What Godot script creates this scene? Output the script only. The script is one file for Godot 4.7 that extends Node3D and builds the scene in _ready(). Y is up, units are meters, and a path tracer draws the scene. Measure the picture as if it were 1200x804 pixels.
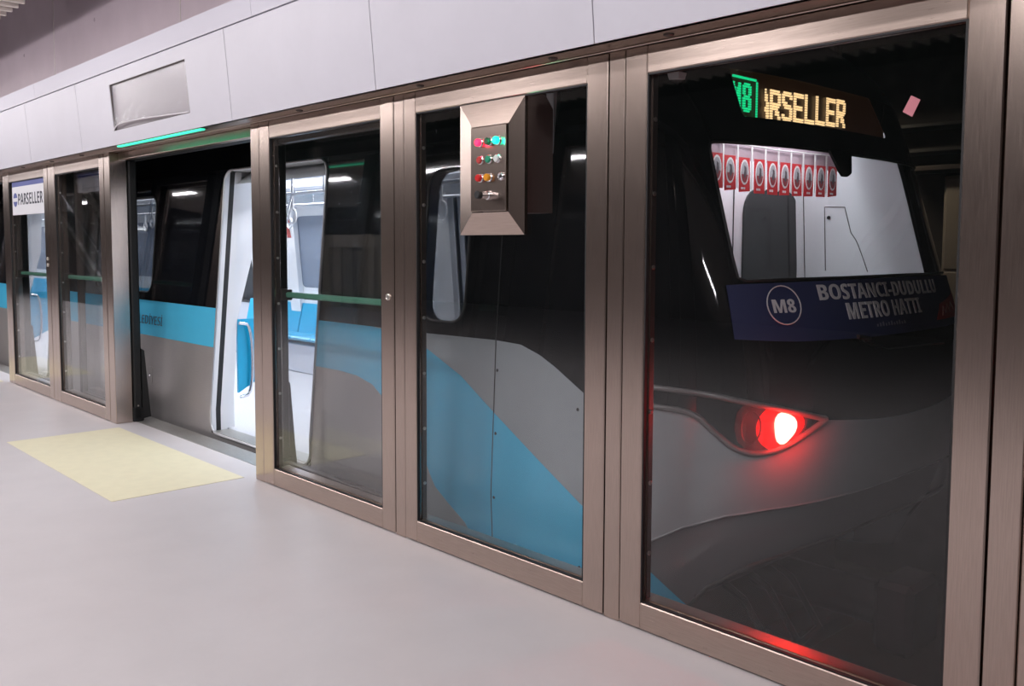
extends Node3D

# ---------------------------------------------------------------- mesh collector
class Geo:
	var v := PackedVector3Array()
	var n := PackedVector3Array()

	func tri(a: Vector3, b: Vector3, c: Vector3, na: Vector3, nb: Vector3, nc: Vector3) -> void:
		if (b - a).cross(c - a).dot(na + nb + nc) > 0.0:
			v.append_array([a, c, b])
			n.append_array([na, nc, nb])
		else:
			v.append_array([a, b, c])
			n.append_array([na, nb, nc])

	func quad(a: Vector3, b: Vector3, c: Vector3, d: Vector3, nn: Vector3) -> void:
		tri(a, b, c, nn, nn, nn)
		tri(a, c, d, nn, nn, nn)

	func flat(pts: Array, inside: Vector3) -> void:
		var nn: Vector3 = (pts[1] - pts[0]).cross(pts[2] - pts[0]).normalized()
		if nn.dot(pts[0] - inside) < 0.0:
			nn = -nn
		for i in range(1, pts.size() - 1):
			tri(pts[0], pts[i], pts[i + 1], nn, nn, nn)

	func box(lo: Vector3, hi: Vector3, c := 0.0) -> Geo:
		var m := (lo + hi) / 2.0
		var h := (hi - lo).abs() / 2.0
		c = minf(c, minf(h.x, minf(h.y, h.z)) * 0.9)
		for ax in 3:
			var b1 := (ax + 1) % 3
			var b2 := (ax + 2) % 3
			for s in [-1.0, 1.0]:
				var nn := Vector3.ZERO
				nn[ax] = s
				var q: Array = []
				for k in [[-1, -1], [1, -1], [1, 1], [-1, 1]]:
					var w := m
					w[ax] += s * h[ax]
					w[b1] += k[0] * (h[b1] - c)
					w[b2] += k[1] * (h[b2] - c)
					q.append(w)
				quad(q[0], q[1], q[2], q[3], nn)
			if c > 0.0:
				for s1 in [-1.0, 1.0]:
					for s2 in [-1.0, 1.0]:
						var q: Array = []
						for k in [[0, -1], [0, 1], [1, 1], [1, -1]]:
							var w := m
							w[ax] += k[1] * (h[ax] - c)
							w[b1] += s1 * (h[b1] - (0.0 if k[0] == 0 else c))
							w[b2] += s2 * (h[b2] - (c if k[0] == 0 else 0.0))
							q.append(w)
						flat(q, m)
		if c > 0.0:
			for sx in [-1.0, 1.0]:
				for sy in [-1.0, 1.0]:
					for sz in [-1.0, 1.0]:
						var s := Vector3(sx, sy, sz)
						flat([m + s * Vector3(h.x, h.y - c, h.z - c), m + s * Vector3(h.x - c, h.y, h.z - c), m + s * Vector3(h.x - c, h.y - c, h.z)], m)
		return self

	func tube(pts: Array, r: float, seg := 8, r2 := -1.0) -> Geo:
		var up := Vector3.UP
		var rings: Array = []
		var norms: Array = []
		for i in pts.size():
			var t: Vector3 = (pts[mini(i + 1, pts.size() - 1)] - pts[maxi(i - 1, 0)]).normalized()
			if absf(t.dot(up)) > 0.95:
				up = Vector3(1, 0, 0) if absf(t.x) < 0.8 else Vector3(0, 0, 1)
			var a := t.cross(up).normalized()
			var b := a.cross(t).normalized()
			up = b
			var rr := r if r2 < 0.0 else lerpf(r, r2, float(i) / maxf(1.0, pts.size() - 1))
			var ring: Array = []
			var nr: Array = []
			for k in seg:
				var th := TAU * k / seg
				var d := a * cos(th) + b * sin(th)
				ring.append(pts[i] + d * rr)
				nr.append(d)
			rings.append(ring)
			norms.append(nr)
		for i in pts.size() - 1:
			for k in seg:
				var k2 := (k + 1) % seg
				tri(rings[i][k], rings[i + 1][k], rings[i + 1][k2], norms[i][k], norms[i + 1][k], norms[i + 1][k2])
				tri(rings[i][k], rings[i + 1][k2], rings[i][k2], norms[i][k], norms[i + 1][k2], norms[i][k2])
		for e in [0, pts.size() - 1]:
			var o: Vector3 = pts[e] - pts[1 if e == 0 else e - 1]
			o = o.normalized()
			for k in seg:
				tri(pts[e], rings[e][k], rings[e][(k + 1) % seg], o, o, o)
		return self

	func lathe(base: Vector3, axis: Vector3, prof: Array, seg := 16) -> Geo:
		# prof: [[distance along the axis, radius], ...]
		var a := axis.cross(Vector3(0.31, 0.77, 0.55)).normalized()
		var b := axis.cross(a).normalized()
		for i in prof.size() - 1:
			var p0: Array = prof[i]
			var p1: Array = prof[i + 1]
			var da: float = p1[0] - p0[0]
			var dr: float = p1[1] - p0[1]
			for k in seg:
				var d0 := a * cos(TAU * k / seg) + b * sin(TAU * k / seg)
				var d1 := a * cos(TAU * (k + 1) / seg) + b * sin(TAU * (k + 1) / seg)
				var n0 := (d0 * da - axis * dr).normalized()
				var n1 := (d1 * da - axis * dr).normalized()
				var q0: Vector3 = base + axis * p0[0] + d0 * p0[1]
				var q1: Vector3 = base + axis * p0[0] + d1 * p0[1]
				var q2: Vector3 = base + axis * p1[0] + d1 * p1[1]
				var q3: Vector3 = base + axis * p1[0] + d0 * p1[1]
				if p1[1] > 1e-6:
					tri(q0, q2, q3, n0, n1, n0)
				if p0[1] > 1e-6:
					tri(q0, q1, q2, n0, n1, n1)
		return self

	func prism(poly: PackedVector2Array, o: Vector3, ux: Vector3, uy: Vector3, depth: float) -> Geo:
		# polygon in the plane (ux, uy) at o, extruded by depth against the face normal
		var nn := ux.cross(uy).normalized()
		var idx := Geometry2D.triangulate_polygon(poly)
		for i in range(0, idx.size(), 3):
			var q: Array = []
			for k in 3:
				var w := poly[idx[i + k]]
				q.append(o + ux * w.x + uy * w.y)
			tri(q[0], q[1], q[2], nn, nn, nn)
			tri(q[0] - nn * depth, q[1] - nn * depth, q[2] - nn * depth, -nn, -nn, -nn)
		var cw := Geometry2D.is_polygon_clockwise(poly)
		for i in poly.size():
			var a2 := poly[i]
			var b2 := poly[(i + 1) % poly.size()]
			var e := b2 - a2
			var out2 := (Vector2(-e.y, e.x) if cw else Vector2(e.y, -e.x)).normalized()
			var out := (ux * out2.x + uy * out2.y).normalized()
			var a := o + ux * a2.x + uy * a2.y
			var b := o + ux * b2.x + uy * b2.y
			quad(a, b, b - nn * depth, a - nn * depth, out)
		return self

	func mesh(origin: Vector3) -> ArrayMesh:
		var pv := PackedVector3Array()
		pv.resize(v.size())
		for i in v.size():
			pv[i] = v[i] - origin
		var arr: Array = []
		arr.resize(Mesh.ARRAY_MAX)
		arr[Mesh.ARRAY_VERTEX] = pv
		arr[Mesh.ARRAY_NORMAL] = n
		var am := ArrayMesh.new()
		if pv.size():
			am.add_surface_from_arrays(Mesh.PRIMITIVE_TRIANGLES, arr)
		return am


# ---------------------------------------------------------------- node helpers
var M := {}
var taken := {}
var origin_of := {}

func numbered(called: String) -> String:
	if not taken.has(called):
		taken[called] = 0
		return called
	taken[called] += 1
	return "%s_%03d" % [called, taken[called]]

func tag(o: Node, label: String, category: String, group := "", kind := "") -> void:
	o.set_meta("label", label)
	o.set_meta("category", category)
	if group:
		o.set_meta("group", group)
	if kind:
		o.set_meta("kind", kind)

func thing(called: String, label: String, category: String, at := Vector3.ZERO, group := "", kind := "") -> Node3D:
	var o := Node3D.new()
	o.name = numbered(called)
	add_child(o)
	o.position = at
	origin_of[o] = at
	tag(o, label, category, group, kind)
	return o

func part(called: String, g: Geo, m: Material, parent: Node, label := "") -> MeshInstance3D:
	var o := MeshInstance3D.new()
	o.name = called
	var og: Vector3 = origin_of[parent]
	o.mesh = g.mesh(og)
	o.material_override = m
	parent.add_child(o, true)
	origin_of[o] = og
	if label:
		o.set_meta("label", label)
	return o

func shared(called: String, mesh: Mesh, m: Material, parent: Node, at: Transform3D) -> MeshInstance3D:
	var o := MeshInstance3D.new()
	o.name = called
	o.mesh = mesh
	o.material_override = m
	o.transform = Transform3D(at.basis, at.origin - origin_of[parent])
	parent.add_child(o, true)
	return o

func std(c: Color, rough := 0.5, metal := 0.0, spec := 0.5) -> StandardMaterial3D:
	var m := StandardMaterial3D.new()
	m.albedo_color = c
	m.roughness = rough
	m.metallic = metal
	m.metallic_specular = spec
	return m

func rgb8(r: int, g: int, b: int, a := 1.0) -> Color:
	return Color(r / 255.0, g / 255.0, b / 255.0, a)

func glow(c: Color, e: float) -> StandardMaterial3D:
	var m := std(c, 0.4)
	m.emission_enabled = true
	m.emission = c
	m.emission_energy_multiplier = e
	return m

func pane(c: Color, alpha: float, rough := 0.02, spec := 0.5) -> StandardMaterial3D:
	var m := std(Color(c.r, c.g, c.b, alpha), rough, 0.0, spec)
	m.transparency = BaseMaterial3D.TRANSPARENCY_ALPHA
	return m

func noise_tex(a: Color, b: Color, freq: float, sd: int, oct := 4) -> NoiseTexture2D:
	var f := FastNoiseLite.new()
	f.seed = sd
	f.frequency = freq
	f.fractal_octaves = oct
	var t := NoiseTexture2D.new()
	t.width = 512
	t.height = 512
	t.seamless = true
	t.noise = f
	var r := Gradient.new()
	r.set_color(0, a)
	r.set_color(1, b)
	t.color_ramp = r
	return t

func grained(m: StandardMaterial3D, lo: float, hi: float, freq: float, scale: Vector3, sd: int, rough_too := false) -> StandardMaterial3D:
	var c := m.albedo_color
	m.albedo_texture = noise_tex(Color(lo, lo, lo), Color(hi, hi, hi), freq, sd)
	m.albedo_color = c
	m.uv1_triplanar = true
	m.uv1_world_triplanar = true
	m.uv1_scale = scale
	if rough_too:
		m.roughness_texture = noise_tex(Color(0.8, 0.8, 0.8), Color(1, 1, 1), freq, sd + 7)
	return m

func rounded(x0: float, y0: float, x1: float, y1: float, r: float, seg := 6) -> PackedVector2Array:
	var out := PackedVector2Array()
	for c in [[x1 - r, y1 - r, 0.0], [x0 + r, y1 - r, PI / 2], [x0 + r, y0 + r, PI], [x1 - r, y0 + r, PI * 1.5]]:
		for k in seg + 1:
			var t: float = c[2] + PI / 2 * k / seg
			out.append(Vector2(c[0] + r * cos(t), c[1] + r * sin(t)))
	return out

func rect2(x0: float, y0: float, x1: float, y1: float) -> PackedVector2Array:
	return PackedVector2Array([Vector2(x0, y0), Vector2(x1, y0), Vector2(x1, y1), Vector2(x0, y1)])

func v2(a: Array) -> PackedVector2Array:
	var out := PackedVector2Array()
	for q in a:
		out.append(Vector2(q[0], q[1]))
	return out

func letters(text: String, bold := true) -> Array:
	# triangles of a flat text as [Vector3, ...], scaled to unit height of its box, origin at its lower left corner; returns [points, width / height]
	var f := SystemFont.new()
	f.font_names = PackedStringArray(["Droid Sans"])
	f.font_weight = 700 if bold else 400
	var t := TextMesh.new()
	t.font = f
	t.font_size = 64
	t.pixel_size = 0.01
	t.depth = 0.02
	t.text = text
	var arr := t.get_mesh_arrays()
	var pv: PackedVector3Array = arr[Mesh.ARRAY_VERTEX]
	var ix: PackedInt32Array = arr[Mesh.ARRAY_INDEX] if arr[Mesh.ARRAY_INDEX] != null else PackedInt32Array()
	var pts := PackedVector3Array()
	if ix.size():
		for i in ix:
			pts.append(pv[i])
	else:
		pts = pv
	var lo := Vector3.INF
	var hi := -Vector3.INF
	for q in pts:
		lo = lo.min(q)
		hi = hi.max(q)
	var out := PackedVector3Array()
	var h := hi.y - lo.y
	for q in pts:
		out.append(Vector3((q.x - lo.x) / (hi.x - lo.x), (q.y - lo.y) / h, (q.z - lo.z) / (hi.z - lo.z)))
	return [out, (hi.x - lo.x) / h]

func text_geo(text: String, at: Vector3, ux: Vector3, uy: Vector3, depth: float, bold := true) -> Geo:
	# ux and uy span the whole box of the text
	var g := Geo.new()
	var l: Array = letters(text, bold)
	var pts: PackedVector3Array = l[0]
	var nn := ux.cross(uy).normalized()
	for i in range(0, pts.size(), 3):
		var q: Array = []
		for k in 3:
			var w := pts[i + k]
			q.append(at + ux * w.x + uy * w.y + nn * depth * w.z)
		var fn: Vector3 = (q[1] - q[0]).cross(q[2] - q[0]).normalized()
		g.tri(q[0], q[1], q[2], -fn, -fn, -fn)
	return g


# ---------------------------------------------------------------- the train's skin: (u, v) to space
const XB := -2.80
const NL := 3.6
const ZC := -1.75
const NE := 3.0
const PROF := [[-0.6, -0.6, -0.42], [-0.1, -0.1, -0.40], [0.2, 0.2, -0.40], [2.3, 2.3, -0.579], [2.5, 2.48, -0.64], [2.7, 2.62, -0.78], [2.9, 2.69, -0.98], [3.66, 2.74, -1.75]]
const XF := [[-0.6, -2.25], [-0.1, -2.06], [0.2, -1.93], [0.5, -1.88], [0.8, -1.87], [1.1, -1.92], [1.35, -2.0], [1.98, -2.2], [2.3, -2.33], [2.48, -2.46], [2.62, -2.62], [2.69, -2.75], [2.74, -2.79]]
const UC := -1.0

func tab(t: Array, x: float, k: int) -> float:
	for i in t.size() - 1:
		if x <= t[i + 1][0] or i == t.size() - 2:
			var s := clampf((x - t[i][0]) / (t[i + 1][0] - t[i][0]), 0.0, 1.0)
			return lerpf(t[i][k], t[i + 1][k], s)
	return 0.0

func soft(t: Array, x: float, k: int) -> float:
	# the table smoothed over a little height
	var s := 0.0
	for i in 5:
		s += tab(t, x + (i - 2) * 0.05, k)
	return s / 5.0

func skin_at(u: float, v: float) -> Vector3:
	var y := tab(PROF, v, 1)
	var z := tab(PROF, v, 2)
	if u <= XB:
		return Vector3(u, y, z)
	if u >= XB + NL:
		return Vector3(XB - (u - XB - NL), y, 2.0 * ZC - z)
	var th := (u - XB) / NL * PI
	var xf := soft(XF, y, 1)
	var c := cos(th)
	return Vector3(XB + (xf - XB) * pow(absf(sin(th)), 2.0 / NE), y, ZC + (z - ZC) * signf(c) * pow(absf(c), 2.0 / NE))

func skin_normal(u: float, v: float) -> Vector3:
	var h := 0.004
	var a := skin_at(u + h, v) - skin_at(u - h, v)
	var b := skin_at(u, v + h) - skin_at(u, v - h)
	if a.length() < 1e-7 or b.length() < 1e-7:
		return Vector3.UP
	var nn := a.cross(b).normalized()
	return nn

func on_skin(u: float, v: float, off: float) -> Vector3:
	return skin_at(u, v) + skin_normal(u, v) * off

func mir(u: float) -> float:
	return 2.0 * UC - u

func u_of_z(z: float, v: float) -> float:
	var zn := tab(PROF, v, 2)
	var r := clampf((z - ZC) / (zn - ZC), -1.0, 1.0)
	var c := signf(r) * pow(absf(r), NE / 2.0)
	return XB + NL * acos(c) / PI

func bands(lo: float, hi: float, cuts: Array) -> Array:
	var out: Array = [lo]
	for c in cuts:
		if c > lo + 1e-4 and c < hi - 1e-4:
			out.append(c)
	out.append(hi)
	return out

var UCUTS: Array = []
var VCUTS: Array = []

func skin(g: Geo, poly: PackedVector2Array, off: float, inward := false) -> void:
	if UCUTS.is_empty():
		UCUTS.append(XB)
		for i in range(1, 64):
			UCUTS.append(XB + NL * i / 64.0)
		UCUTS.append(XB + NL)
		VCUTS = [-0.1, 0.05, 0.2, 0.35, 0.5, 0.65, 0.8, 0.95, 1.1, 1.22, 1.35, 1.5, 1.65, 1.8, 1.95, 2.1, 2.3, 2.4, 2.5, 2.6, 2.7, 2.8, 2.9, 3.1]
	var lo := Vector2.INF
	var hi := -Vector2.INF
	for q in poly:
		lo = lo.min(q)
		hi = hi.max(q)
	var us := bands(lo.x, hi.x, UCUTS)
	var vs := bands(lo.y, hi.y, VCUTS)
	for i in us.size() - 1:
		var strip := rect2(us[i], lo.y - 1.0, us[i + 1], hi.y + 1.0)
		for sp in Geometry2D.intersect_polygons(poly, strip):
			for j in vs.size() - 1:
				for piece in Geometry2D.intersect_polygons(sp, rect2(us[i] - 0.01, vs[j], us[i + 1] + 0.01, vs[j + 1])):
					var idx := Geometry2D.triangulate_polygon(piece)
					var q: Array = []
					var qn: Array = []
					for w in piece:
						var nn := skin_normal(w.x, w.y)
						q.append(skin_at(w.x, w.y) + nn * off)
						qn.append(-nn if inward else nn)
					for k in range(0, idx.size(), 3):
						g.tri(q[idx[k]], q[idx[k + 1]], q[idx[k + 2]], qn[idx[k]], qn[idx[k + 1]], qn[idx[k + 2]])

func skin_holed(g: Geo, poly: PackedVector2Array, holes: Array, off: float, inward := false) -> void:
	# each hole is cut through its own middle, so that no polygon keeps a hole
	var lo := Vector2.INF
	var hi := -Vector2.INF
	for q in poly:
		lo = lo.min(q)
		hi = hi.max(q)
	var cuts: Array = []
	for h in holes:
		var a := 1e9
		var b := -1e9
		for q in h:
			a = minf(a, q.x)
			b = maxf(b, q.x)
		cuts.append((a + b) / 2.0)
	cuts.sort()
	var us := bands(lo.x, hi.x, cuts)
	for i in us.size() - 1:
		var todo: Array = Geometry2D.intersect_polygons(poly, rect2(us[i], lo.y - 1, us[i + 1], hi.y + 1))
		for h in holes:
			var next: Array = []
			for t in todo:
				next.append_array(Geometry2D.clip_polygons(t, h))
			todo = next
		for t in todo:
			skin(g, t, off, inward)

func skin_bar(g: Geo, line: Array, r: float, off: float, closed := false) -> void:
	# a round bead that follows the skin
	var pts: Array = []
	var cnt := line.size() if closed else line.size() - 1
	for i in cnt:
		var a := Vector2(line[i][0], line[i][1])
		var b := Vector2(line[(i + 1) % line.size()][0], line[(i + 1) % line.size()][1])
		var steps := maxi(1, int(a.distance_to(b) / 0.04))
		for k in steps:
			var w := a.lerp(b, float(k) / steps)
			pts.append(on_skin(w.x, w.y, off))
	if closed:
		pts.append(pts[0])
	else:
		var e: Array = line[line.size() - 1]
		pts.append(on_skin(e[0], e[1], off))
	g.tube(pts, r, 6)

func skin_slab(g: Geo, poly: PackedVector2Array, off: float, thick: float) -> void:
	# a sheet with thickness: outer face, inner face and rim
	skin(g, poly, off + thick)
	skin(g, poly, off, true)
	for i in poly.size():
		var a := poly[i]
		var b := poly[(i + 1) % poly.size()]
		var steps := maxi(1, int(a.distance_to(b) / 0.05))
		for k in steps:
			var p0 := a.lerp(b, float(k) / steps)
			var p1 := a.lerp(b, float(k + 1) / steps)
			var q0 := on_skin(p0.x, p0.y, off)
			var q1 := on_skin(p1.x, p1.y, off)
			var q2 := on_skin(p1.x, p1.y, off + thick)
			var q3 := on_skin(p0.x, p0.y, off + thick)
			var fn := (q1 - q0).cross(q3 - q0).normalized()
			g.quad(q0, q1, q2, q3, fn)

func skin_text(text: String, z0: float, z1: float, v0: float, v1: float, off: float, bold := true) -> Geo:
	# text wrapped round the nose between two places across the track
	var g := Geo.new()
	var l: Array = letters(text, bold)
	var pts: PackedVector3Array = l[0]
	for i in range(0, pts.size(), 3):
		var q: Array = []
		for k in 3:
			var w := pts[i + k]
			var v := lerpf(v0, v1, w.y)
			q.append(on_skin(u_of_z(lerpf(z0, z1, w.x), v), v, off + 0.003 * w.z))
		var fn: Vector3 = (q[1] - q[0]).cross(q[2] - q[0]).normalized()
		g.tri(q[0], q[1], q[2], -fn, -fn, -fn)
	return g


# ---------------------------------------------------------------- the scene
func _ready() -> void:
	look()
	materials()
	platform()
	screen_doors()
	train()
	tunnel()
	platform_side()

func look() -> void:
	var cam := Camera3D.new()
	cam.name = "camera"
	var f := 1065.128
	cam.projection = Camera3D.PROJECTION_FRUSTUM
	cam.near = 0.05
	cam.far = 200.0
	cam.keep_aspect = Camera3D.KEEP_HEIGHT
	cam.size = 804.0 / f * cam.near
	cam.frustum_offset = Vector2(0, -36.0 / f * cam.near)
	var b := Basis(Vector3.UP, 0.8165749) * Basis(Vector3.RIGHT, -0.0729209) * Basis(Vector3.BACK, 0.0038483)
	cam.transform = Transform3D(b, Vector3(0, 1.5, 2.734365))
	cam.current = true
	add_child(cam)
	var we := WorldEnvironment.new()
	we.name = "surroundings"
	var e := Environment.new()
	e.background_mode = Environment.BG_COLOR
	e.background_color = Color.BLACK
	e.tonemap_mode = Environment.TONE_MAPPER_LINEAR
	e.tonemap_exposure = EXPOSURE
	e.sdfgi_enabled = true
	e.ssao_enabled = true
	e.ssil_enabled = true
	we.environment = e
	add_child(we)
	# the linear ceiling lamps over the platform, each a fitting with its own area light
	M.lamp_glow = glow(Color(1.0, 0.97, 0.97), 5.0)
	M.lamp_case = std(rgb8(190, 186, 184), 0.5)
	for row in 2:
		for i in range(2 - row, 12):
			ceiling_lamp(Vector3(4.1 - 2.795 * i, 3.33, [1.9, 3.9][row]), row)

const EXPOSURE := 1.17
const LAMP_ENERGY := [1.65, 4.3]

func ceiling_lamp(at: Vector3, row: int) -> void:
	var where: String = ["tilted towards the screen doors", "facing straight down over the platform"][row]
	var t := thing("ceiling_lamp", "long white ceiling lamp under the baffles " + where, "lamp", at, "ceiling lamps " + where)
	var turn := Basis(Vector3.RIGHT, -PI / 2 + (deg_to_rad(40.0) if row == 0 else 0.0))
	var half: float = [1.1, 0.55][row]
	var wide: float = [0.065, 0.045][row]
	var hs := part("housing", Geo.new().box(at + Vector3(-half - 0.02, -wide - 0.015, 0.0), at + Vector3(half + 0.02, wide + 0.015, 0.06), 0.006), M.lamp_case, t)
	var df := part("diffuser", Geo.new().box(at + Vector3(-half, -wide, -0.012), at + Vector3(half, wide, 0.0), 0.003), M.lamp_glow, t)
	hs.basis = turn
	df.basis = turn
	var l := AreaLight3D.new()
	l.name = "lamp_light"
	l.area_size = Vector2(half * 2.0, wide * 2.0)
	l.light_energy = LAMP_ENERGY[row]
	l.light_color = Color(1.0, 0.985, 1.0)
	l.area_range = 40.0
	l.shadow_enabled = true
	l.transform = Transform3D(turn, turn * Vector3(0, 0, -0.02))
	t.add_child(l)

func materials() -> void:
	M.floor = grained(std(rgb8(212, 206, 207), 0.42), 0.975, 1.0, 0.012, Vector3(0.4, 0.4, 0.4), 3)
	M.yellow = grained(std(rgb8(238, 230, 198), 0.5), 0.975, 1.0, 0.02, Vector3(0.8, 0.8, 0.8), 11)
	M.sill = grained(std(rgb8(178, 176, 172), 0.4, 0.6), 0.86, 1.0, 0.05, Vector3(0.4, 6, 6), 5)
	M.steel = grained(std(rgb8(194, 176, 165), 0.26, 1.0), 0.93, 1.0, 0.04, Vector3(9, 0.35, 9), 17, true)
	M.steel_across = grained(std(rgb8(190, 172, 161), 0.33, 1.0), 0.93, 1.0, 0.04, Vector3(0.35, 9, 9), 23, true)
	M.channel = std(rgb8(96, 88, 84), 0.45, 0.8)
	M.bolt = std(rgb8(200, 196, 190), 0.3, 1.0)
	M.glass = pane(Color(0.16, 0.2, 0.19), 0.035, 0.02, 0.44)
	M.rubber = std(rgb8(28, 28, 29), 0.55)
	M.bar_green = std(rgb8(88, 148, 124), 0.3, 0.3)
	M.fascia = grained(std(rgb8(204, 202, 211), 0.4), 0.98, 1.0, 0.01, Vector3(0.5, 0.5, 0.5), 31)
	M.fascia_edge = std(rgb8(204, 202, 213), 0.45, 0.0, 0.4)
	M.joint = std(rgb8(40, 38, 40), 0.8)
	M.wall_panel = grained(std(rgb8(204, 188, 197), 0.34, 0.1), 0.96, 1.0, 0.008, Vector3(0.5, 0.5, 0.5), 37, true)
	M.seam = std(rgb8(214, 206, 204), 0.35, 0.3)
	M.baffle = std(rgb8(226, 216, 208), 0.55)
	M.ceiling = std(rgb8(52, 48, 50), 0.9)
	M.back_wall = grained(std(rgb8(128, 120, 120), 0.5), 0.85, 1.0, 0.01, Vector3(0.3, 0.3, 0.3), 41)
	M.dark = std(rgb8(22, 21, 22), 0.7)
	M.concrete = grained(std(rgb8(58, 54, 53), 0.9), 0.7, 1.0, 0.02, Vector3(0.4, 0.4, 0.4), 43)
	M.white = std(rgb8(222, 222, 226), 0.45)
	M.white_gloss = std(rgb8(228, 228, 232), 0.25)
	M.blue_print = std(rgb8(72, 82, 150), 0.5)
	M.ink = std(rgb8(44, 46, 62), 0.6)
	M.green_led = glow(Color(0.2, 0.86, 0.66), 1.4)
	M.screen_off = std(rgb8(150, 142, 146), 0.22)
	M.film = pane(Color(0.8, 0.78, 0.82), 0.12, 0.2, 0.3)
	# train
	M.black = std(rgb8(15, 16, 19), 0.035, 0.0, 0.45)
	M.cyan = std(rgb8(74, 182, 222), 0.25)
	M.silver = grained(std(rgb8(158, 166, 170), 0.3, 0.15), 0.97, 1.0, 0.02, Vector3(1, 1, 1), 53)
	M.stainless = grained(std(rgb8(178, 174, 174), 0.34, 0.5), 0.95, 1.0, 0.04, Vector3(0.4, 9, 9), 57, true)
	M.bumper = std(rgb8(118, 120, 124), 0.06, 0.2)  # silver darkened: the undercut's dark reflection is put into the colour
	M.trim = std(rgb8(120, 118, 118), 0.35, 0.4)
	M.door_frame = std(rgb8(205, 205, 208), 0.3, 0.7)
	M.tint = pane(Color(0.03, 0.07, 0.13), 0.86)
	M.windscreen = pane(Color(0.05, 0.06, 0.07), 0.12)
	M.led_window = pane(Color(0.02, 0.02, 0.02), 0.25)
	M.lining = std(rgb8(226, 228, 232), 0.4)
	M.lining_grey = std(rgb8(198, 202, 212), 0.35, 0.3)
	M.train_floor = grained(std(rgb8(200, 200, 206), 0.5), 0.9, 1.0, 0.05, Vector3(2, 2, 2), 61)
	M.seat = std(rgb8(20, 160, 205), 0.3)
	M.chrome = std(rgb8(215, 215, 220), 0.15, 1.0)
	M.train_light = glow(Color(0.97, 0.98, 1.0), 6.0)
	M.roof = std(rgb8(60, 60, 62), 0.6)

# ---------------------------------------------------------------- platform shell
const H := 2.257

func fz(y: float) -> float:
	return 0.138 + 0.09 * (y - H)

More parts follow.
